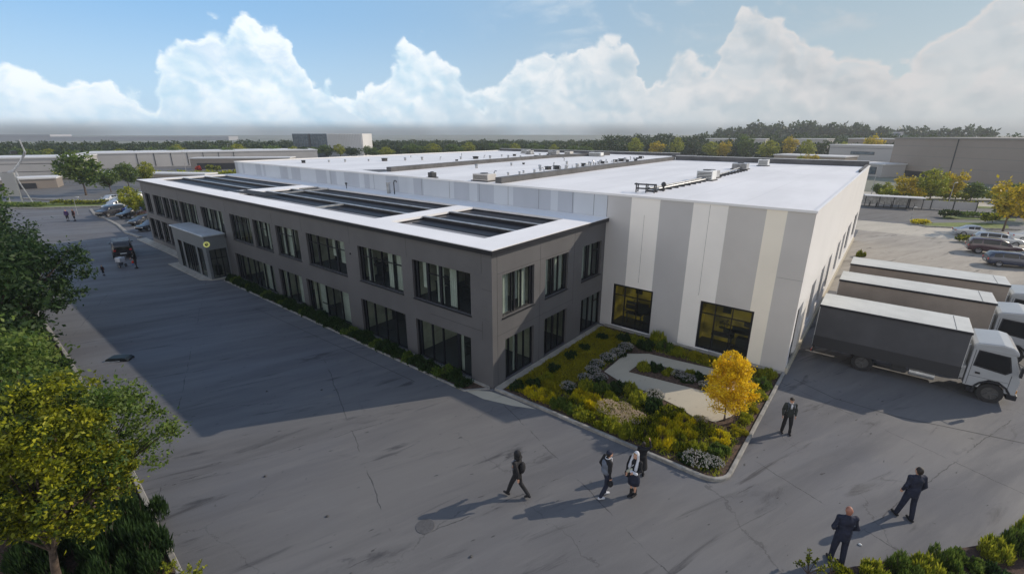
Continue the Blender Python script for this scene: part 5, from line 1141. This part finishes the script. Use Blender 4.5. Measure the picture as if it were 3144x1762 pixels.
    for s in (-1, 1):
        y = s*1.0865; yy = s*1.083
        mb = MB(); q = [(c+.2, 1.68), (c+1.2, 1.55), (c+1.33, 1.68), (c+1.16, 2.28), (c+.24, 2.34)]; mb.poly([(a, y, b_) for a, b_ in (q if s < 0 else q[::-1])]); f = mb.build('side_window', M['car_glass'], cb)
        mb = MB(); q2 = [(c+.14, 1.62), (c+1.22, 1.48), (c+1.39, 1.66), (c+1.2, 2.34), (c+.18, 2.4)]; mb.poly([(a, yy, b_) for a, b_ in (q2 if s < 0 else q2[::-1])]); mb.build('window_seal', M['black_trim'], f)
        d = MB()
        for a, b2_ in (((c+.1, .7), (c+.1, 2.38)), ((c+1.42, .7), (c+1.45, 1.5))): d.box((a[0]-.008, s*1.082-.004, a[1]), (a[0]+.008, s*1.082+.004, b2_[1]))
        d.box((c+.1, s*1.082-.004, 1.12), (c+1.43, s*1.082+.004, 1.13)); do = d.build('door', M['black_trim'], cb)
        d = MB(); d.box((c+.28, s*1.10-.02, 1.28), (c+.44, s*1.10+.02, 1.36)); d.build('door_handle', M['black_trim'], do)
        d = MB(); d.tube([(c+1.45, s*1.06, 2.15), (c+1.62, s*1.30, 2.1), (c+1.62, s*1.30, 1.85)], .018, 6); d.box((c+1.58, s*1.30-.09, 1.6), (c+1.66, s*1.30+.09, 2.05)); d.build('mirror', M['black_trim'], cb)
        d = MB(); d.box((c+1.70, s*.82-.16, .72), (c+1.75, s*.82+.16, .86)); d.build('headlight', M['lens'], cb)
        d = MB(); d.box((c+1.69, s*1.01-.03, .72), (c+1.745, s*1.01+.04, .86)); d.build('indicator', M['amber'], cb)
        wheel(t, c+.95, s*.94, .46, .25, s)
        d = MB()
        for i in range(8):
            a0, a1 = math.pi*i/8, math.pi*(i+1)/8; q = [(c+.95+.56*math.cos(a), .46+.54*math.sin(a)) for a in (a0, a1)]
            d.poly([(q[0][0], s*.80, q[0][1]), (q[1][0], s*.80, q[1][1]), (q[1][0], s*1.12, q[1][1]), (q[0][0], s*1.12, q[0][1])]); 
            q3 = [(c+.95+.64*math.cos(a), .46+.62*math.sin(a)) for a in (a0, a1)]; d.poly([(q[0][0], s*1.121, q[0][1]), (q[1][0], s*1.121, q[1][1]), (q3[1][0], s*1.121, q3[1][1]), (q3[0][0], s*1.121, q3[0][1])])
            d.poly([(q3[0][0], s*.9, q3[0][1]), (q3[1][0], s*.9, q3[1][1]), (q3[1][0], s*1.12, q3[1][1]), (q3[0][0], s*1.12, q3[0][1])])
        d.build('wheel_arch', M['black_trim'], cb)
        d = MB(); d.box((c+.15, s*.95-.12, .34), (c+.42, s*.95+.12, .60)); d.build('cab_step', M['black_trim'], cb)
    mb = MB(); q = [(c+1.668, 1.60), (c+1.40, 2.36)]; e = .022
    mb.poly([(q[0][0]+e, -.98, q[0][1]), (q[0][0]+e, .98, q[0][1]), (q[1][0]+e, .94, q[1][1]), (q[1][0]+e, -.94, q[1][1])]); w_ = mb.build('windscreen', M['car_glass'], cb)
    mb = MB()
    for s in (-.35, .35): mb.tube([(q[0][0]+.05, s, 1.6), (q[0][0]-.06, s+.35, 1.95)], .012, 5)
    mb.build('wiper', M['black_trim'], w_)
    mb = MB(); mb.box((c+1.735, -.62, .98), (c+1.75, .62, 1.22)); [mb.box((c+1.75, -.6, 1.0+i*.06), (c+1.765, .6, 1.02+i*.06)) for i in range(4)]; mb.build('grille', M['black_trim'], cb)
    mb = MB(); mb.box((c+1.45, -1.1, .38), (c+1.80, 1.1, .64)); mb.build('front_bumper', M['black_trim'], cb, bevel=.04)
    mb = MB(); mb.tube([(c-.12, -.85, .9), (c-.12, -.85, 2.5)], .05, 8); mb.tube([(c-.12, -.62, 1.), (c-.12, -.62, 2.35)], .035, 6); mb.box((c-.22, -1.0, .85), (c-.04, -.55, 1.5)); mb.build('air_intake', M['metal'], t)
    return t
truck(11.25, 14.25, 5.78, 'truck_side_dark', 'truck_skirt', 'nearest lorry with slate-grey box, dark lower skirt and silver cab')
truck(11.55, 20.15, 6.85, 'truck_side_brown', 'truck_side_brown', 'middle lorry with a taupe box and white cab, between the other two')
truck(11.75, 24.95, 7.7, 'truck_side_brown', 'truck_side_brown', 'farthest lorry with a taupe box, nearest the parked cars')

def car(name, x, y, rz, paint, label, cat='car', L=4.4, H=1.45, style='wagon', group=None, sc_=1.):
    t = empty(name, (x, y, 0), rz, label, cat, group); t.scale = (sc_,)*3
    S = {'wagon': [(0, .45, .62, .72, .70), (.05, .30, .85, 1.02, .76), (.35, .28, .90, 1.36, .84), (1.0, .26, .93, 1.46, .86), (2.2, .26, .92, 1.45, .86), (2.75, .26, .91, 1.34, .86), (3.35, .26, .90, .95, .86), (4.0, .28, .80, .85, .82), (4.3, .34, .68, .74, .72), (4.4, .44, .56, .60, .6)],
         'suv': [(0, .50, .75, .9, .74), (.05, .36, 1.0, 1.3, .80), (.25, .34, 1.08, 1.66, .86), (1.0, .33, 1.10, 1.74, .9), (2.4, .33, 1.09, 1.72, .9), (2.95, .33, 1.07, 1.55, .9), (3.35, .33, 1.06, 1.12, .9), (4.0, .34, 1.0, 1.04, .88), (4.3, .38, .85, .92, .8), (4.4, .5, .65, .7, .66)],
         'saloon': [(0, .45, .70, .76, .66), (.06, .30, .90, .95, .76), (.6, .27, .96, 1.0, .84), (1.2, .26, .95, 1.34, .86), (1.8, .26, .93, 1.42, .86), (2.4, .26, .92, 1.40, .86), (3.1, .26, .90, .95, .86), (3.9, .28, .80, .85, .82), (4.3, .34, .68, .74, .72), (4.4, .44, .56, .60, .6)],
         'van': [(0, .42, 1.0, 1.9, .84), (.04, .34, 1.1, 2.0, .9), (.6, .32, 1.15, 2.05, .92), (2.6, .32, 1.15, 2.05, .92), (3.2, .32, 1.13, 1.95, .92), (3.75, .32, 1.1, 1.3, .9), (4.2, .34, .95, 1.0, .84), (4.4, .44, .7, .75, .74)]}[style]
    k = L/4.4; mb = MB(); rings = []
    for (sx, zb, zw, zr_, w) in S:
        g_ = zr_-zw; wr = w*(.96 if g_ < .12 else .78 if style != 'van' else .86); sx *= k
        rings.append([(sx, -w*.86, zb), (sx, -w, zb+.12), (sx, -w, (zb+zw)/2), (sx, -w*.965, zw), (sx, -wr, zr_-.035), (sx, -wr*.85, zr_), (sx, 0, zr_+.02), (sx, wr*.85, zr_), (sx, wr, zr_-.035), (sx, w*.965, zw), (sx, w, (zb+zw)/2), (sx, w, zb+.12), (sx, w*.86, zb)])
    for a, b in zip(rings, rings[1:]):
        for j in range(13): mb.poly([a[j], b[j], b[(j+1) % 13], a[(j+1) % 13]])
    mb.poly(rings[0]); mb.poly(rings[-1][::-1]); body = mb.build('body', M[paint], t)
    # merge for smooth shading
    bm = bmesh.new(); bm.from_mesh(body.data); bmesh.ops.remove_doubles(bm, verts=bm.verts, dist=.0005); bmesh.ops.recalc_face_normals(bm, faces=bm.faces); bm.to_mesh(body.data); bm.free()
    body.data.polygons.foreach_set('use_smooth', [True]*len(body.data.polygons)); body.modifiers.new('bevel', 'BEVEL').width = .02; 
    es = body.modifiers.new('split', 'EDGE_SPLIT'); es.split_angle = R(38)
    gi = [i for i, s in enumerate(S) if s[3]-s[2] > .25]; e = .008
    for s, j0, j1 in ((-1, 3, 4), (1, 9, 8)):
        for a, b in zip(gi, gi[1:]):
            A, B = rings[a], rings[b]
            def q(P, Q, f, g2): p = Vector(P).lerp(Vector(Q), f); return p
            lo0, hi0, lo1, hi1 = Vector(A[j0]), Vector(A[j1]), Vector(B[j0]), Vector(B[j1])
            pts = [lo0.lerp(lo1, .05).lerp(hi0.lerp(hi1, .05), .10), lo0.lerp(lo1, .95).lerp(hi0.lerp(hi1, .95), .10), lo0.lerp(lo1, .95).lerp(hi0.lerp(hi1, .95), .88), lo0.lerp(lo1, .05).lerp(hi0.lerp(hi1, .05), .88)]
            if style == 'van' and b < len(S)-3 and a > 0: continue
            m2 = MB(); m2.poly([p+Vector((0, s*e, e*.5)) for p in (pts if s < 0 else pts[::-1])]); m2.build('side_window', M['car_glass'], t)
    for a, b, nm in ((gi[-1], gi[-1]+1, 'windscreen'), (gi[0]-1, gi[0], 'rear_window')):
        if a < 0: continue
        A, B = rings[a], rings[b]; off = Vector((.012 if nm == 'windscreen' else -.012, 0, .012))
        hiR, loR = (A, B) if nm == 'windscreen' else (B, A)
        P4 = [Vector(loR[4]).lerp(Vector(hiR[4]), .12), Vector(loR[8]).lerp(Vector(hiR[8]), .12), Vector(loR[8]).lerp(Vector(hiR[8]), .88), Vector(loR[4]).lerp(Vector(hiR[4]), .88)]
        m2 = MB(); m2.poly([p+off for p in P4]); m2.build(nm, M['car_glass'], t)
    r = .33 if style in ('wagon', 'saloon') else .38
    for sx in (.85*k, 3.55*k):
        for s in (-1, 1): wheel(t, sx, s*(.76 if style != 'suv' else .8), r, .2, s)
    w0 = S[1][4]
    for s in (-1, 1):
        mb = MB(); mb.box((-.01, s*w0*.8-.1, S[1][2]-.18), (.06, s*w0*.8+.1, S[1][2]-.02)); mb.build('tail_light', M['red'], t)
        mb = MB(); mb.box((4.28*k, s*.58-.12, .58), (4.37*k, s*.58+.12, .70)); mb.build('headlight', M['lens'], t)
        mb = MB(); mb.box((3.0*k, s*.93-.07, .98 if style != 'suv' else 1.15), (3.1*k, s*.93+.07, 1.1 if style != 'suv' else 1.27)); mb.build('wing_mirror', M[paint], t)
    mb = MB(); mb.box((-.03, -.26, .5), (-.005, .26, .62)); mb.build('number_plate', M['lens'], t)
    return t
for n_, c_ in (('navy_paint', (.02, .028, .06)), ('black_paint', (.012, .012, .016)), ('silver_paint', (.42, .44, .46)), ('white_paint', (.68, .68, .66)), ('maroon_paint', (.055, .025, .035)), ('blue_paint', (.03, .05, .22))):
    M[n_] = mat(n_, c_, .25, .3 if 'silver' in n_ else 0., coat=.8)
RG = 'cars parked in the right-hand yard'
car('parked_suv', 20.0, 51.3, .12, 'maroon_paint', 'dark maroon four-wheel drive, second from the front in the right yard', 'car', 4.7, style='suv', group=RG, sc_=.9)
car('parked_car', 20.9, 45.6, .22, 'navy_paint', 'navy estate car nearest to the lorries in the right yard', style='wagon', group=RG, sc_=.92)
car('parked_car', 23.4, 49.0, .25, 'black_paint', 'black car behind the navy estate, cut by the picture edge', style='saloon', group=RG, sc_=.9)
car('parked_car', 21.0, 57.3, .12, 'silver_paint', 'silver car just behind the dark maroon four-wheel drive', style='wagon', group=RG, sc_=.92)
car('parked_car', 19.6, 61.6, .2, 'silver_paint', 'pale silver saloon by the grass island', style='saloon', group=RG, sc_=.9)
car('parked_car', 24.4, 61.5, .3, 'white_paint', 'white car at the right picture edge by the grass island', style='saloon', group=RG, sc_=.9)
car('parked_car', 25.4, 54.4, .3, 'white_paint', 'white estate at the right picture edge beyond the black car', style='wagon', group=RG, sc_=.92)
car('parked_car', 20.0, 31.5, .05, 'silver_paint', 'low silver car just beyond the farthest lorry at the picture edge', style='saloon', group=RG, sc_=.9)
LG = 'cars parked beyond the far end of the office'
for i, (x, y, p, st, lb) in enumerate([(-60.2, 1.9, 'black_paint', 'saloon', 'black saloon closest to the far end of the office'), (-65.5, 2.3, 'black_paint', 'wagon', 'black estate second from the office end'), (-69.5, 3.6, 'maroon_paint', 'wagon', 'dark red-tinged car third from the office end'), (-73.5, 2.9, 'black_paint', 'saloon', 'long black saloon in the middle of the left row'),
                                       (-78.0, 4.4, 'blue_paint', 'suv', 'dark blue boxy car in the left row'), (-77.5, 1.2, 'black_paint', 'suv', 'black boxy car at the outer corner of the left row'), (-84, 3.4, 'silver_paint', 'suv', 'silver boxy car behind the dark blue boxy car'), (-90.5, 5.2, 'silver_paint', 'wagon', 'silver car behind the silver boxy car'),
                                       (-96, 4.9, 'silver_paint', 'saloon', 'silver saloon farthest out on the left'), (-94, 9.4, 'white_paint', 'suv', 'white car far back under the light green tree'), (-84, 7.6, 'silver_paint', 'saloon', 'silver saloon half hidden by the light green tree'), (-70, 7.4, 'navy_paint', 'wagon', 'navy car close to the office end wall'), (-63.8, 5.6, 'white_paint', 'wagon', 'white estate close to the office end wall')]):
    car('parked_car' if st != 'van' else 'parked_van', x, y+2.0, -1.1+.05*(i % 3), p, lb, 'van' if st == 'van' else 'car', style=st, group=LG, sc_=.86)
kerb('parking_kerb', [(-54.5, -.3), (-59, -.6), (-66, .1), (-74, .4), (-79, .2), (-86, 1)], .35, .14)
o = car('dark_pickup', -43.9, -4.2, 2.95, 'black_paint', 'black car with a ribbed rear standing in the shade before the entrance porch', style='suv', sc_=.95)
mb = MB()
for i in range(5): mb.box((.3+i*.42, -.7, 1.77), (.42+i*.42, .7, 1.82))
mb.build('roof_bar', M['metal'], o)
M['cover'] = mat('dark_shell', (.006, .012, .016), .45, spec=.25)
# odd dark shell on the pavement
t = empty('dark_cover', (-17.7, -10.35, 0), .75, 'dark curved cover lying alone on the shaded pavement', 'cover'); t.scale = (.85, .85, .85)
mb = MB(); prof = [(-.72, 0), (-.70, .12), (-.5, .2), (.25, .22), (.5, .2), (.66, .1), (.72, 0)]; extr(mb, prof, -.32, .32); mb.build('shell', M['cover'], t, bevel=.06, seg=3)
mb = MB(); mb.tube([(-.74, -.335, .02), (-.1, -.335, .02), (.2, -.335, .05)], .018, 6); mb.build('pale_rim', M['white_metal'], t)
# cart with a pale tub beside the car
t = empty('hand_cart', (-40.4, -5.2, 0), .4, 'small pale hand cart with a blue-grey tub between the black car and the person', 'cart')
mb = MB(); mb.box((-.3, -.25, .5), (.3, .25, .9)); mb.build('tub', M['white_cloth'], t, bevel=.03)
mb = MB(); mb.box((-.3, -.2, .12), (-.02, .2, .49)); mb.build('blue_bin', M['grey_cloth'], t, bevel=.03)
for s in (-1, 1): wheel(t, .12, s*.28, .14, .06, s)
mb = MB(); mb.tube([(.28, -.2, .6), (.5, -.2, 1.0), (.5, .2, 1.0), (.28, .2, .6)], .02, 6); mb.build('handle', M['metal'], t)

# small things lying on the yard
t = tag(MB().tube([(3.73, -7.5, .002), (3.73, -7.5, .012)], [.30, .29], 24).build('manhole_cover', M['manhole']), 'round worn iron cover set in the pavement below the striding hooded person', 'manhole cover')
for i, (x, y, lb) in enumerate(((14.3, .15, 'pale pebble by the feet of the bald person'), (-6.3, -5.2, 'dark clod on the shaded pavement before the office'), (-8.2, -6.9, 'dark clod on the shaded pavement farther left'), (1.0, -9.2, 'dark clod on the sunny pavement left of the hooded person'), (3.4, -9.9, 'dark clod near the bottom edge of the pavement'), (-2.4, -9.6, 'small dark clod on the sunny pavement near the left kerb'), (5.6, -7.4, 'small dark clod in front of the walkers'))):
    m = MB(); m.ball((0, 0, .02), (.055, .04, .03), 8); o = m.build('pebble', M['lens'] if i == 0 else M['furn'], smooth=True); o.location = (x, y, 0); o.rotation_euler = (0, 0, i*1.3); tag(o, lb, 'pebble')

# ------------------------------------------------------------ people
def limb(mb, pts, rad, n=10):
    mb.tube(pts, rad, n)
    for p, r in zip(pts, rad): mb.ball(p, r*.995, 10)
def person(x, y, face, H, label, pose, cl, z=0.):
    """face = direction looked at (world x, y); pose gives joints of a 1.75 m figure (x right, y forward, z up)"""
    s = H/1.75; t = empty('person', (x, y, z), math.atan2(face[1], face[0])-math.pi/2, label, 'person'); t.scale = (s, s, s)
    J = {'head': (0, .02, 1.63), 'sl': (-.185, 0, 1.43), 'sr': (.185, 0, 1.43), 'el': (-.25, -.02, 1.16), 'er': (.25, -.02, 1.16), 'wl': (-.25, .06, .90), 'wr': (.25, .06, .90),
         'hl': (-.09, 0, .93), 'hr': (.09, 0, .93), 'kl': (-.10, .03, .50), 'kr': (.10, .03, .50), 'al': (-.10, 0, .09), 'ar': (.10, 0, .09)}
    J.update(pose); J = {k: Vector(v) for k, v in J.items()}
    sk = cl.get('skin', 'skin'); hd = J['head']
    def finish(mb, name, m, parent=t, vox=.016, sm=3):
        o = mb.build(name, M[m], parent, smooth=True); r = o.modifiers.new('union', 'REMESH'); r.mode = 'VOXEL'; r.voxel_size = vox; r.use_smooth_shade = True
        q = o.modifiers.new('soft', 'SMOOTH'); q.iterations = sm; q.factor = .5; return o
    mb = MB()
    mb.ball(hd, (.076, .094, .112), 14); mb.ball(hd+Vector((0, .035, -.05)), (.055, .062, .065), 12); mb.ball(hd+Vector((0, .10, -.012)), (.014, .02, .024), 8)
    for q in (-1, 1): mb.ball(hd+Vector((q*.078, -.005, -.005)), (.012, .024, .034), 8)
    mb.ball(hd+Vector((0, .093, -.055)), (.026, .012, .009), 8)
    limb(mb, [hd+Vector((0, -.01, -.06)), (0, -.01, 1.44)], [.054, .060])
    mb.ball((0, 0, 1.33), (.165, .105, .14), 14); mb.ball((0, 0, 1.15), (.14, .10, .16), 14); mb.ball((0, 0, .97), (.155, .11, .12), 14)
    for a in 'lr':
        q = -1 if a == 'l' else 1
        limb(mb, [J['s'+a], J['e'+a], J['w'+a]], [.052, .040, .028]); limb(mb, [(q*.08, 0, 1.42), J['s'+a]], [.06, .055])
        limb(mb, [J['h'+a], J['k'+a], J['a'+a]], [.082, .055, .038])
        fd = (J['w'+a]-J['e'+a]).normalized(); sd_ = fd.cross(Vector((0, 1, 0) if abs(fd.y) < .8 else (0, 0, 1))).normalized(); fw = Vector((0, 1, 0)) if abs(fd.y) < .8 else Vector((0, 0, 1)); fw = (fw-fd*fw.dot(fd)).normalized(); sd_ = fd.cross(fw)
        pc = J['w'+a]+fd*.05
        for k_ in range(4): mb.ball(pc+fw*(.026-.0175*k_)+fd*.005, (.017, .017, .042), 6)
        for k_, ln in enumerate((.068, .076, .071, .056)):
            b0 = pc+fw*(.030-.020*k_)+fd*.035; b1 = b0+fd*ln*.5+sd_*.008*q; b2 = b0+fd*ln*.85+sd_*.026*q; mb.tube([b0, b1, b2], [.0105, .0098, .0085], 6)
        b0 = pc+fw*.03-fd*.03; mb.tube([b0, b0+fw*.022+fd*.03, b0+fw*.026+fd*.058], [.012, .011, .009], 6)
        ft = J.get('t'+a, J['a'+a]+Vector((0, .15, -.05))); mb.ball(J['a'+a]+Vector((0, 0, -.04)), (.035, .045, .04), 8); limb(mb, [J['a'+a]+Vector((0, 0, -.045)), ft], [.035, .03])
    finish(mb, 'body', sk, vox=.0125, sm=2)
    mb = MB()
    for q in (-1, 1): mb.ball(hd+Vector((q*.030, .088, .004)), (.011, .008, .007), 8)
    mb.build('eyes', M['black_trim'], t)
    # trousers or skirt
    if cl.get('skirt'):
        mb = MB(); n = 20; R_ = [(.97, .165, .125), (.85, .19, .15), (.68, .215, .18), (.52, .20, .18)]
        for z_, a_, b_ in R_: mb.v += [(a_*math.cos(2*math.pi*i/n), b_*math.sin(2*math.pi*i/n)*(1+.05*math.cos(6*i)), z_) for i in range(n)]
        for k_ in range(3):
            for i in range(n): j = (i+1) % n; mb.f.append((k_*n+i, (k_+1)*n+i, (k_+1)*n+j, k_*n+j)); mb.mi.append(0)
        o = mb.build('skirt', M[cl['skirt']], t, smooth=True); q = o.modifiers.new('cloth', 'SOLIDIFY'); q.thickness = .01
    else:
        mb = MB(); mb.ball((0, 0, .96), (.172, .128, .11), 14)
        for a in 'lr': w_ = cl.get('wide', 1.); limb(mb, [J['h'+a], J['k'+a], J['a'+a]+Vector((0, 0, .01))], [.098, .074*w_, .062*w_])
        finish(mb, 'trousers', cl['legs'])
    mb = MB()
    for a in 'lr':
        ft = J.get('t'+a, J['a'+a]+Vector((0, .15, -.05))); an = J['a'+a]; d = (ft-an); 
        limb(mb, [an+Vector((0, -.05, -.045)), an+Vector((0, .02, -.04)), ft], [.044, .05, .038]); 
        if cl.get('boots'): limb(mb, [an+Vector((0, 0, .18)), an+Vector((0, 0, -.03))], [.055, .05])
    finish(mb, 'shoes', cl.get('shoes', 'black_cloth'), vox=.012)
    # jacket
    hem = cl.get('hem', .86); mb = MB()
    mb.ball((0, 0, 1.34), (.205, .135, .145), 14); mb.ball((0, 0, 1.18), (.178, .130, .17), 14); mb.ball((0, 0, 1.02), (.185, .138, .13), 14)
    limb(mb, [(0, 0, hem+.1), (0, 0, 1.05)], [.15, .16], 14)
    if hem < .7: mb.tube([(0, 0, hem), (0, 0, .9), (0, 0, 1.1)], [.26, .2, .17], 16)
    for a in 'lr':
        q = -1 if a == 'l' else 1; d = (J['w'+a]-J['e'+a]).normalized()
        limb(mb, [(q*.09, 0, 1.43), J['s'+a], J['e'+a], J['w'+a]-d*.02], [.072, .074, .060, .046])
    limb(mb, [(0, -.01, 1.44), (0, -.012, 1.49)], [.082, .070])
    j = finish(mb, 'jacket', cl['top'])
    if cl.get('collar'):
        mb = MB(); mb.box((-.035, .10, 1.28), (.035, .142, 1.47)); mb.tube([(.07*math.cos(a_*.524), .07*math.sin(a_*.524)-.005, 1.50) for a_ in range(13)], .018, 6, cap=False); mb.build('shirt', M[cl['collar']], t, smooth=True)
    if cl.get('vest'):
        mb = MB(); mb.ball((0, -.03, 1.26), (.19, .15, .20), 14); mb.ball((0, -.04, 1.05), (.19, .15, .16), 14); finish(mb, 'waistcoat', cl['vest'])
    # head wear
    if cl.get('hood'):
        mb = MB(); mb.ball(hd+Vector((0, -.025, .02)), (.115, .125, .15), 14); mb.ball(hd+Vector((0, -.03, -.10)), (.12, .12, .11), 14); finish(mb, 'hood', cl['hood'])
    elif cl.get('scarf'):
        mb = MB(); mb.ball(hd+Vector((0, -.028, .022)), (.094, .10, .125), 14)
        for q in (-1, 1): limb(mb, [hd+Vector((q*.085, -.01, .02)), (q*.11, .05, 1.44), (q*.12, .14, 1.2), (q*.13, .13, .98 if q > 0 else 1.12)], [.035, .05, .055, .045])
        finish(mb, 'scarf', cl['scarf'], vox=.014)
    elif cl.get('hair'):
        mb = MB(); mb.ball(hd+Vector((0, -.024, .028)), (.085, .094, .104), 14); mb.ball(hd+Vector((0, -.05, -.02)), (.076, .06, .075), 12); finish(mb, 'hair', cl['hair'], vox=.012, sm=1)
    if cl.get('cap'):
        mb = MB(); mb.ball(hd+Vector((0, -.015, .05)), (.088, .105, .085), 14); mb.ball(hd+Vector((0, .085, .05)), (.06, .055, .012), 10); finish(mb, 'cap', cl['cap'], vox=.012, sm=1)
    if cl.get('bag'):
        b_ = cl['bag']; mb = MB(); mb.ball(Vector(b_[1]), b_[2], 12); finish(mb, 'backpack' if b_[0] == 'back' else 'bag', b_[3], sm=1)
        mb = MB()
        for q in ((-1, 1) if b_[0] == 'back' else (1,)):
            if b_[0] == 'back': mb.tube([(q*.11, .0, 1.51), (q*.12, .135, 1.38), (q*.13, .12, 1.15), (q*.12, -.1, 1.05)], .014, 6)
            else: mb.tube([(-.1, .0, 1.50), (.0, .14, 1.3), (.16, .06, 1.05)], .013, 6)
        mb.build('strap', M['white_cloth'] if b_[0] != 'back' else M['grey_cloth'], t, smooth=True)
    for e in cl.get('extra', ()):
        mb = MB(); limb(mb, e[2], e[3]); finish(mb, e[0], e[1], vox=.012, sm=1)
    return t
Rr = Vector((.778, .628)); Aw = Vector((-.628, .778))
walk = {'kl': (-.10, .17, .53), 'al': (-.10, .30, .12), 'tl': (-.10, .44, .09), 'kr': (.10, -.06, .50), 'ar': (.10, -.36, .15), 'tr': (.10, -.24, .04), 'el': (-.24, -.14, 1.18), 'wl': (-.23, -.16, .94), 'er': (.24, .08, 1.17), 'wr': (.21, .22, .98)}
person(5.18, -4.72, -Rr*.85+Aw*.5, 1.80, 'person in black with a tall hood and backpack striding left across the open pavement', walk, dict(top='black_cloth', legs='black_cloth', hood='black_cloth', hem=.8, bag=('back', (0, -.19, 1.22), (.13, .09, .21), 'black_cloth')))
person(7.48, -2.86, Rr*.85+Aw*.25, 1.82, 'person in dark cap and grey-blue waistcoat stepping right, a bag in the lowered hand', {'kl': (-.09, .10, .51), 'al': (-.09, .02, .10), 'tl': (-.09, .17, .04), 'kr': (.09, -.04, .50), 'ar': (.09, -.22, .12), 'tr': (.09, -.09, .04), 'er': (.25, -.05, 1.16), 'wr': (.24, .0, .90), 'el': (-.25, -.1, 1.16), 'wl': (-.24, -.02, .93), 'head': (0, .05, 1.63)},
       dict(top='black_cloth', legs='navy_cloth', vest='grey_cloth', cap='navy_cloth', hair='hair_dark', shoes='white_cloth', collar='white_cloth', bag=('side', (.27, .0, .72), (.07, .09, .12), 'black_cloth')))
person(8.18, -2.25, -Rr*.75-Aw*.6, 1.76, 'person with fair hair under a pale scarf, dark jacket and knee-length skirt, facing left', {'kr': (.06, .05, .50), 'ar': (.05, .02, .09), 'kl': (-.06, .02, .50), 'al': (-.05, -.06, .09), 'el': (-.25, .02, 1.16), 'wl': (-.13, .22, 1.12), 'er': (.25, .04, 1.15), 'wr': (.16, .20, .98)},
       dict(top='black_cloth', skirt='navy_cloth', legs='black_cloth', hair=None, scarf='white_cloth', boots=True, skin='skin', bag=('side', (.17, .16, .88), (.10, .07, .13), 'black_cloth'), extra=[('wrap', 'cream_cloth', [(.02, .17, 1.14), (.15, .18, 1.0), (.2, .12, .84)], [.05, .055, .03]), ('fringe', 'hair_fair', [(-.05, .075, 1.70), (.05, .075, 1.71)], [.025, .025]), ('papers', 'white_cloth', [(-.22, .22, 1.13), (-.02, .24, 1.12)], [.05, .05])]))
person(7.98, -1.15, Aw*.9+Rr*.3, 1.42, 'person in a long black coat half hidden behind the scarfed one, right arm raised', {'er': (.30, .06, 1.52), 'wr': (.24, .12, 1.76), 'el': (-.24, .02, 1.16), 'wl': (-.2, .1, .92)}, dict(top='black_cloth', legs='black_cloth', hem=.42, hair='hair_dark'))
person(11.52, 4.88, -Aw*.95-Rr*.25, 1.64, 'person in dark jacket and white collar standing by the garden kerb, facing the camera', {'wl': (-.20, .14, .98), 'el': (-.25, .0, 1.18), 'kl': (-.13, .03, .5), 'al': (-.15, .03, .09), 'kr': (.12, .0, .5), 'ar': (.14, -.05, .09)}, dict(top='slate_cloth', legs='black_cloth', collar='white_cloth', hair='hair_dark', cap='hair_dark', wide=1.1, bag=('back', (0, -.17, 1.25), (.15, .08, .17), 'black_cloth')))
person(15.32, 2.28, Aw+Rr*.05, 1.93, 'person in navy with short dark hair seen from behind in the lower right yard', {'er': (.26, -.03, 1.15), 'wr': (.22, .08, .91), 'el': (-.26, -.03, 1.15), 'wl': (-.2, .1, .92), 'kl': (-.13, .05, .5), 'al': (-.16, .12, .09), 'kr': (.11, -.02, .5), 'ar': (.10, -.10, .09)}, dict(top='navy_cloth', legs='navy_cloth', hair='hair_dark', hem=.78))
person(13.80, -1.02, Aw*.98+Rr*.15, 1.96, 'bald person in a navy coat seen from behind at the bottom edge of the yard', {'er': (.27, -.02, 1.15), 'wr': (.17, .14, .96), 'el': (-.27, -.02, 1.15), 'wl': (-.17, .14, .96), 'kl': (-.11, .03, .5), 'al': (-.11, .05, .09), 'kr': (.10, -.02, .5), 'ar': (.08, -.10, .09)}, dict(top='navy_cloth', legs='navy_cloth', skin='skin_dark', hem=.76, hair=None))
person(-38.3, -6.9, -Aw, .92, 'tiny child in black and red alone on the shaded pavement', {}, dict(top='black_cloth', legs='black_cloth', hair='hair_fair', vest='red_cloth'))
person(-38.85, -4.45, -Aw*.8-Rr*.6, 1.62, 'person in black with a red and blue bag beside the hand cart', {'wl': (-.15, .3, 1.1), 'el': (-.25, .12, 1.18)}, dict(top='black_cloth', legs='black_cloth', hair='hair_dark', hood='black_cloth', bag=('side', (.2, .18, .62), (.12, .1, .14), 'red_cloth'), extra=[('blue_pouch', 'blue_cloth', [(.12, .2, .42), (.2, .2, .42)], [.08, .08])]))
person(-75.2, -3.4, -Aw+Rr*.3, 1.62, 'left of the pair in dark clothes out in the sunny left yard', {}, dict(top='purple_cloth', legs='black_cloth', hair='hair_dark'))
person(-74.7, -2.75, -Aw-Rr*.4, 1.66, 'right of the pair in dark clothes out in the sunny left yard', {}, dict(top='black_cloth', legs='black_cloth', hair='hair_dark', vest='red_cloth'))

# ------------------------------------------------------------ air
mb = MB(); mb.box((-1350, -420, -1.2), (520, 900, 22.5))
o = tag(mb.build('haze', M['seam']), 'thin pale haze over the whole site', 'haze', None, 'stuff')
hm = D.materials.new('thin_haze'); hm.use_nodes = True; nt = hm.node_tree
nt.nodes.remove(nt.nodes['Principled BSDF']); pv = nt.nodes.new('ShaderNodeVolumePrincipled'); pv.inputs['Color'].default_value = (.82, .87, .93, 1); pv.inputs['Density'].default_value = .0004; pv.inputs['Anisotropy'].default_value = .3
nt.links.new(pv.outputs[0], nt.nodes['Material Output'].inputs['Volume']); o.data.materials[0] = hm
sc.cycles.volume_bounces = 0
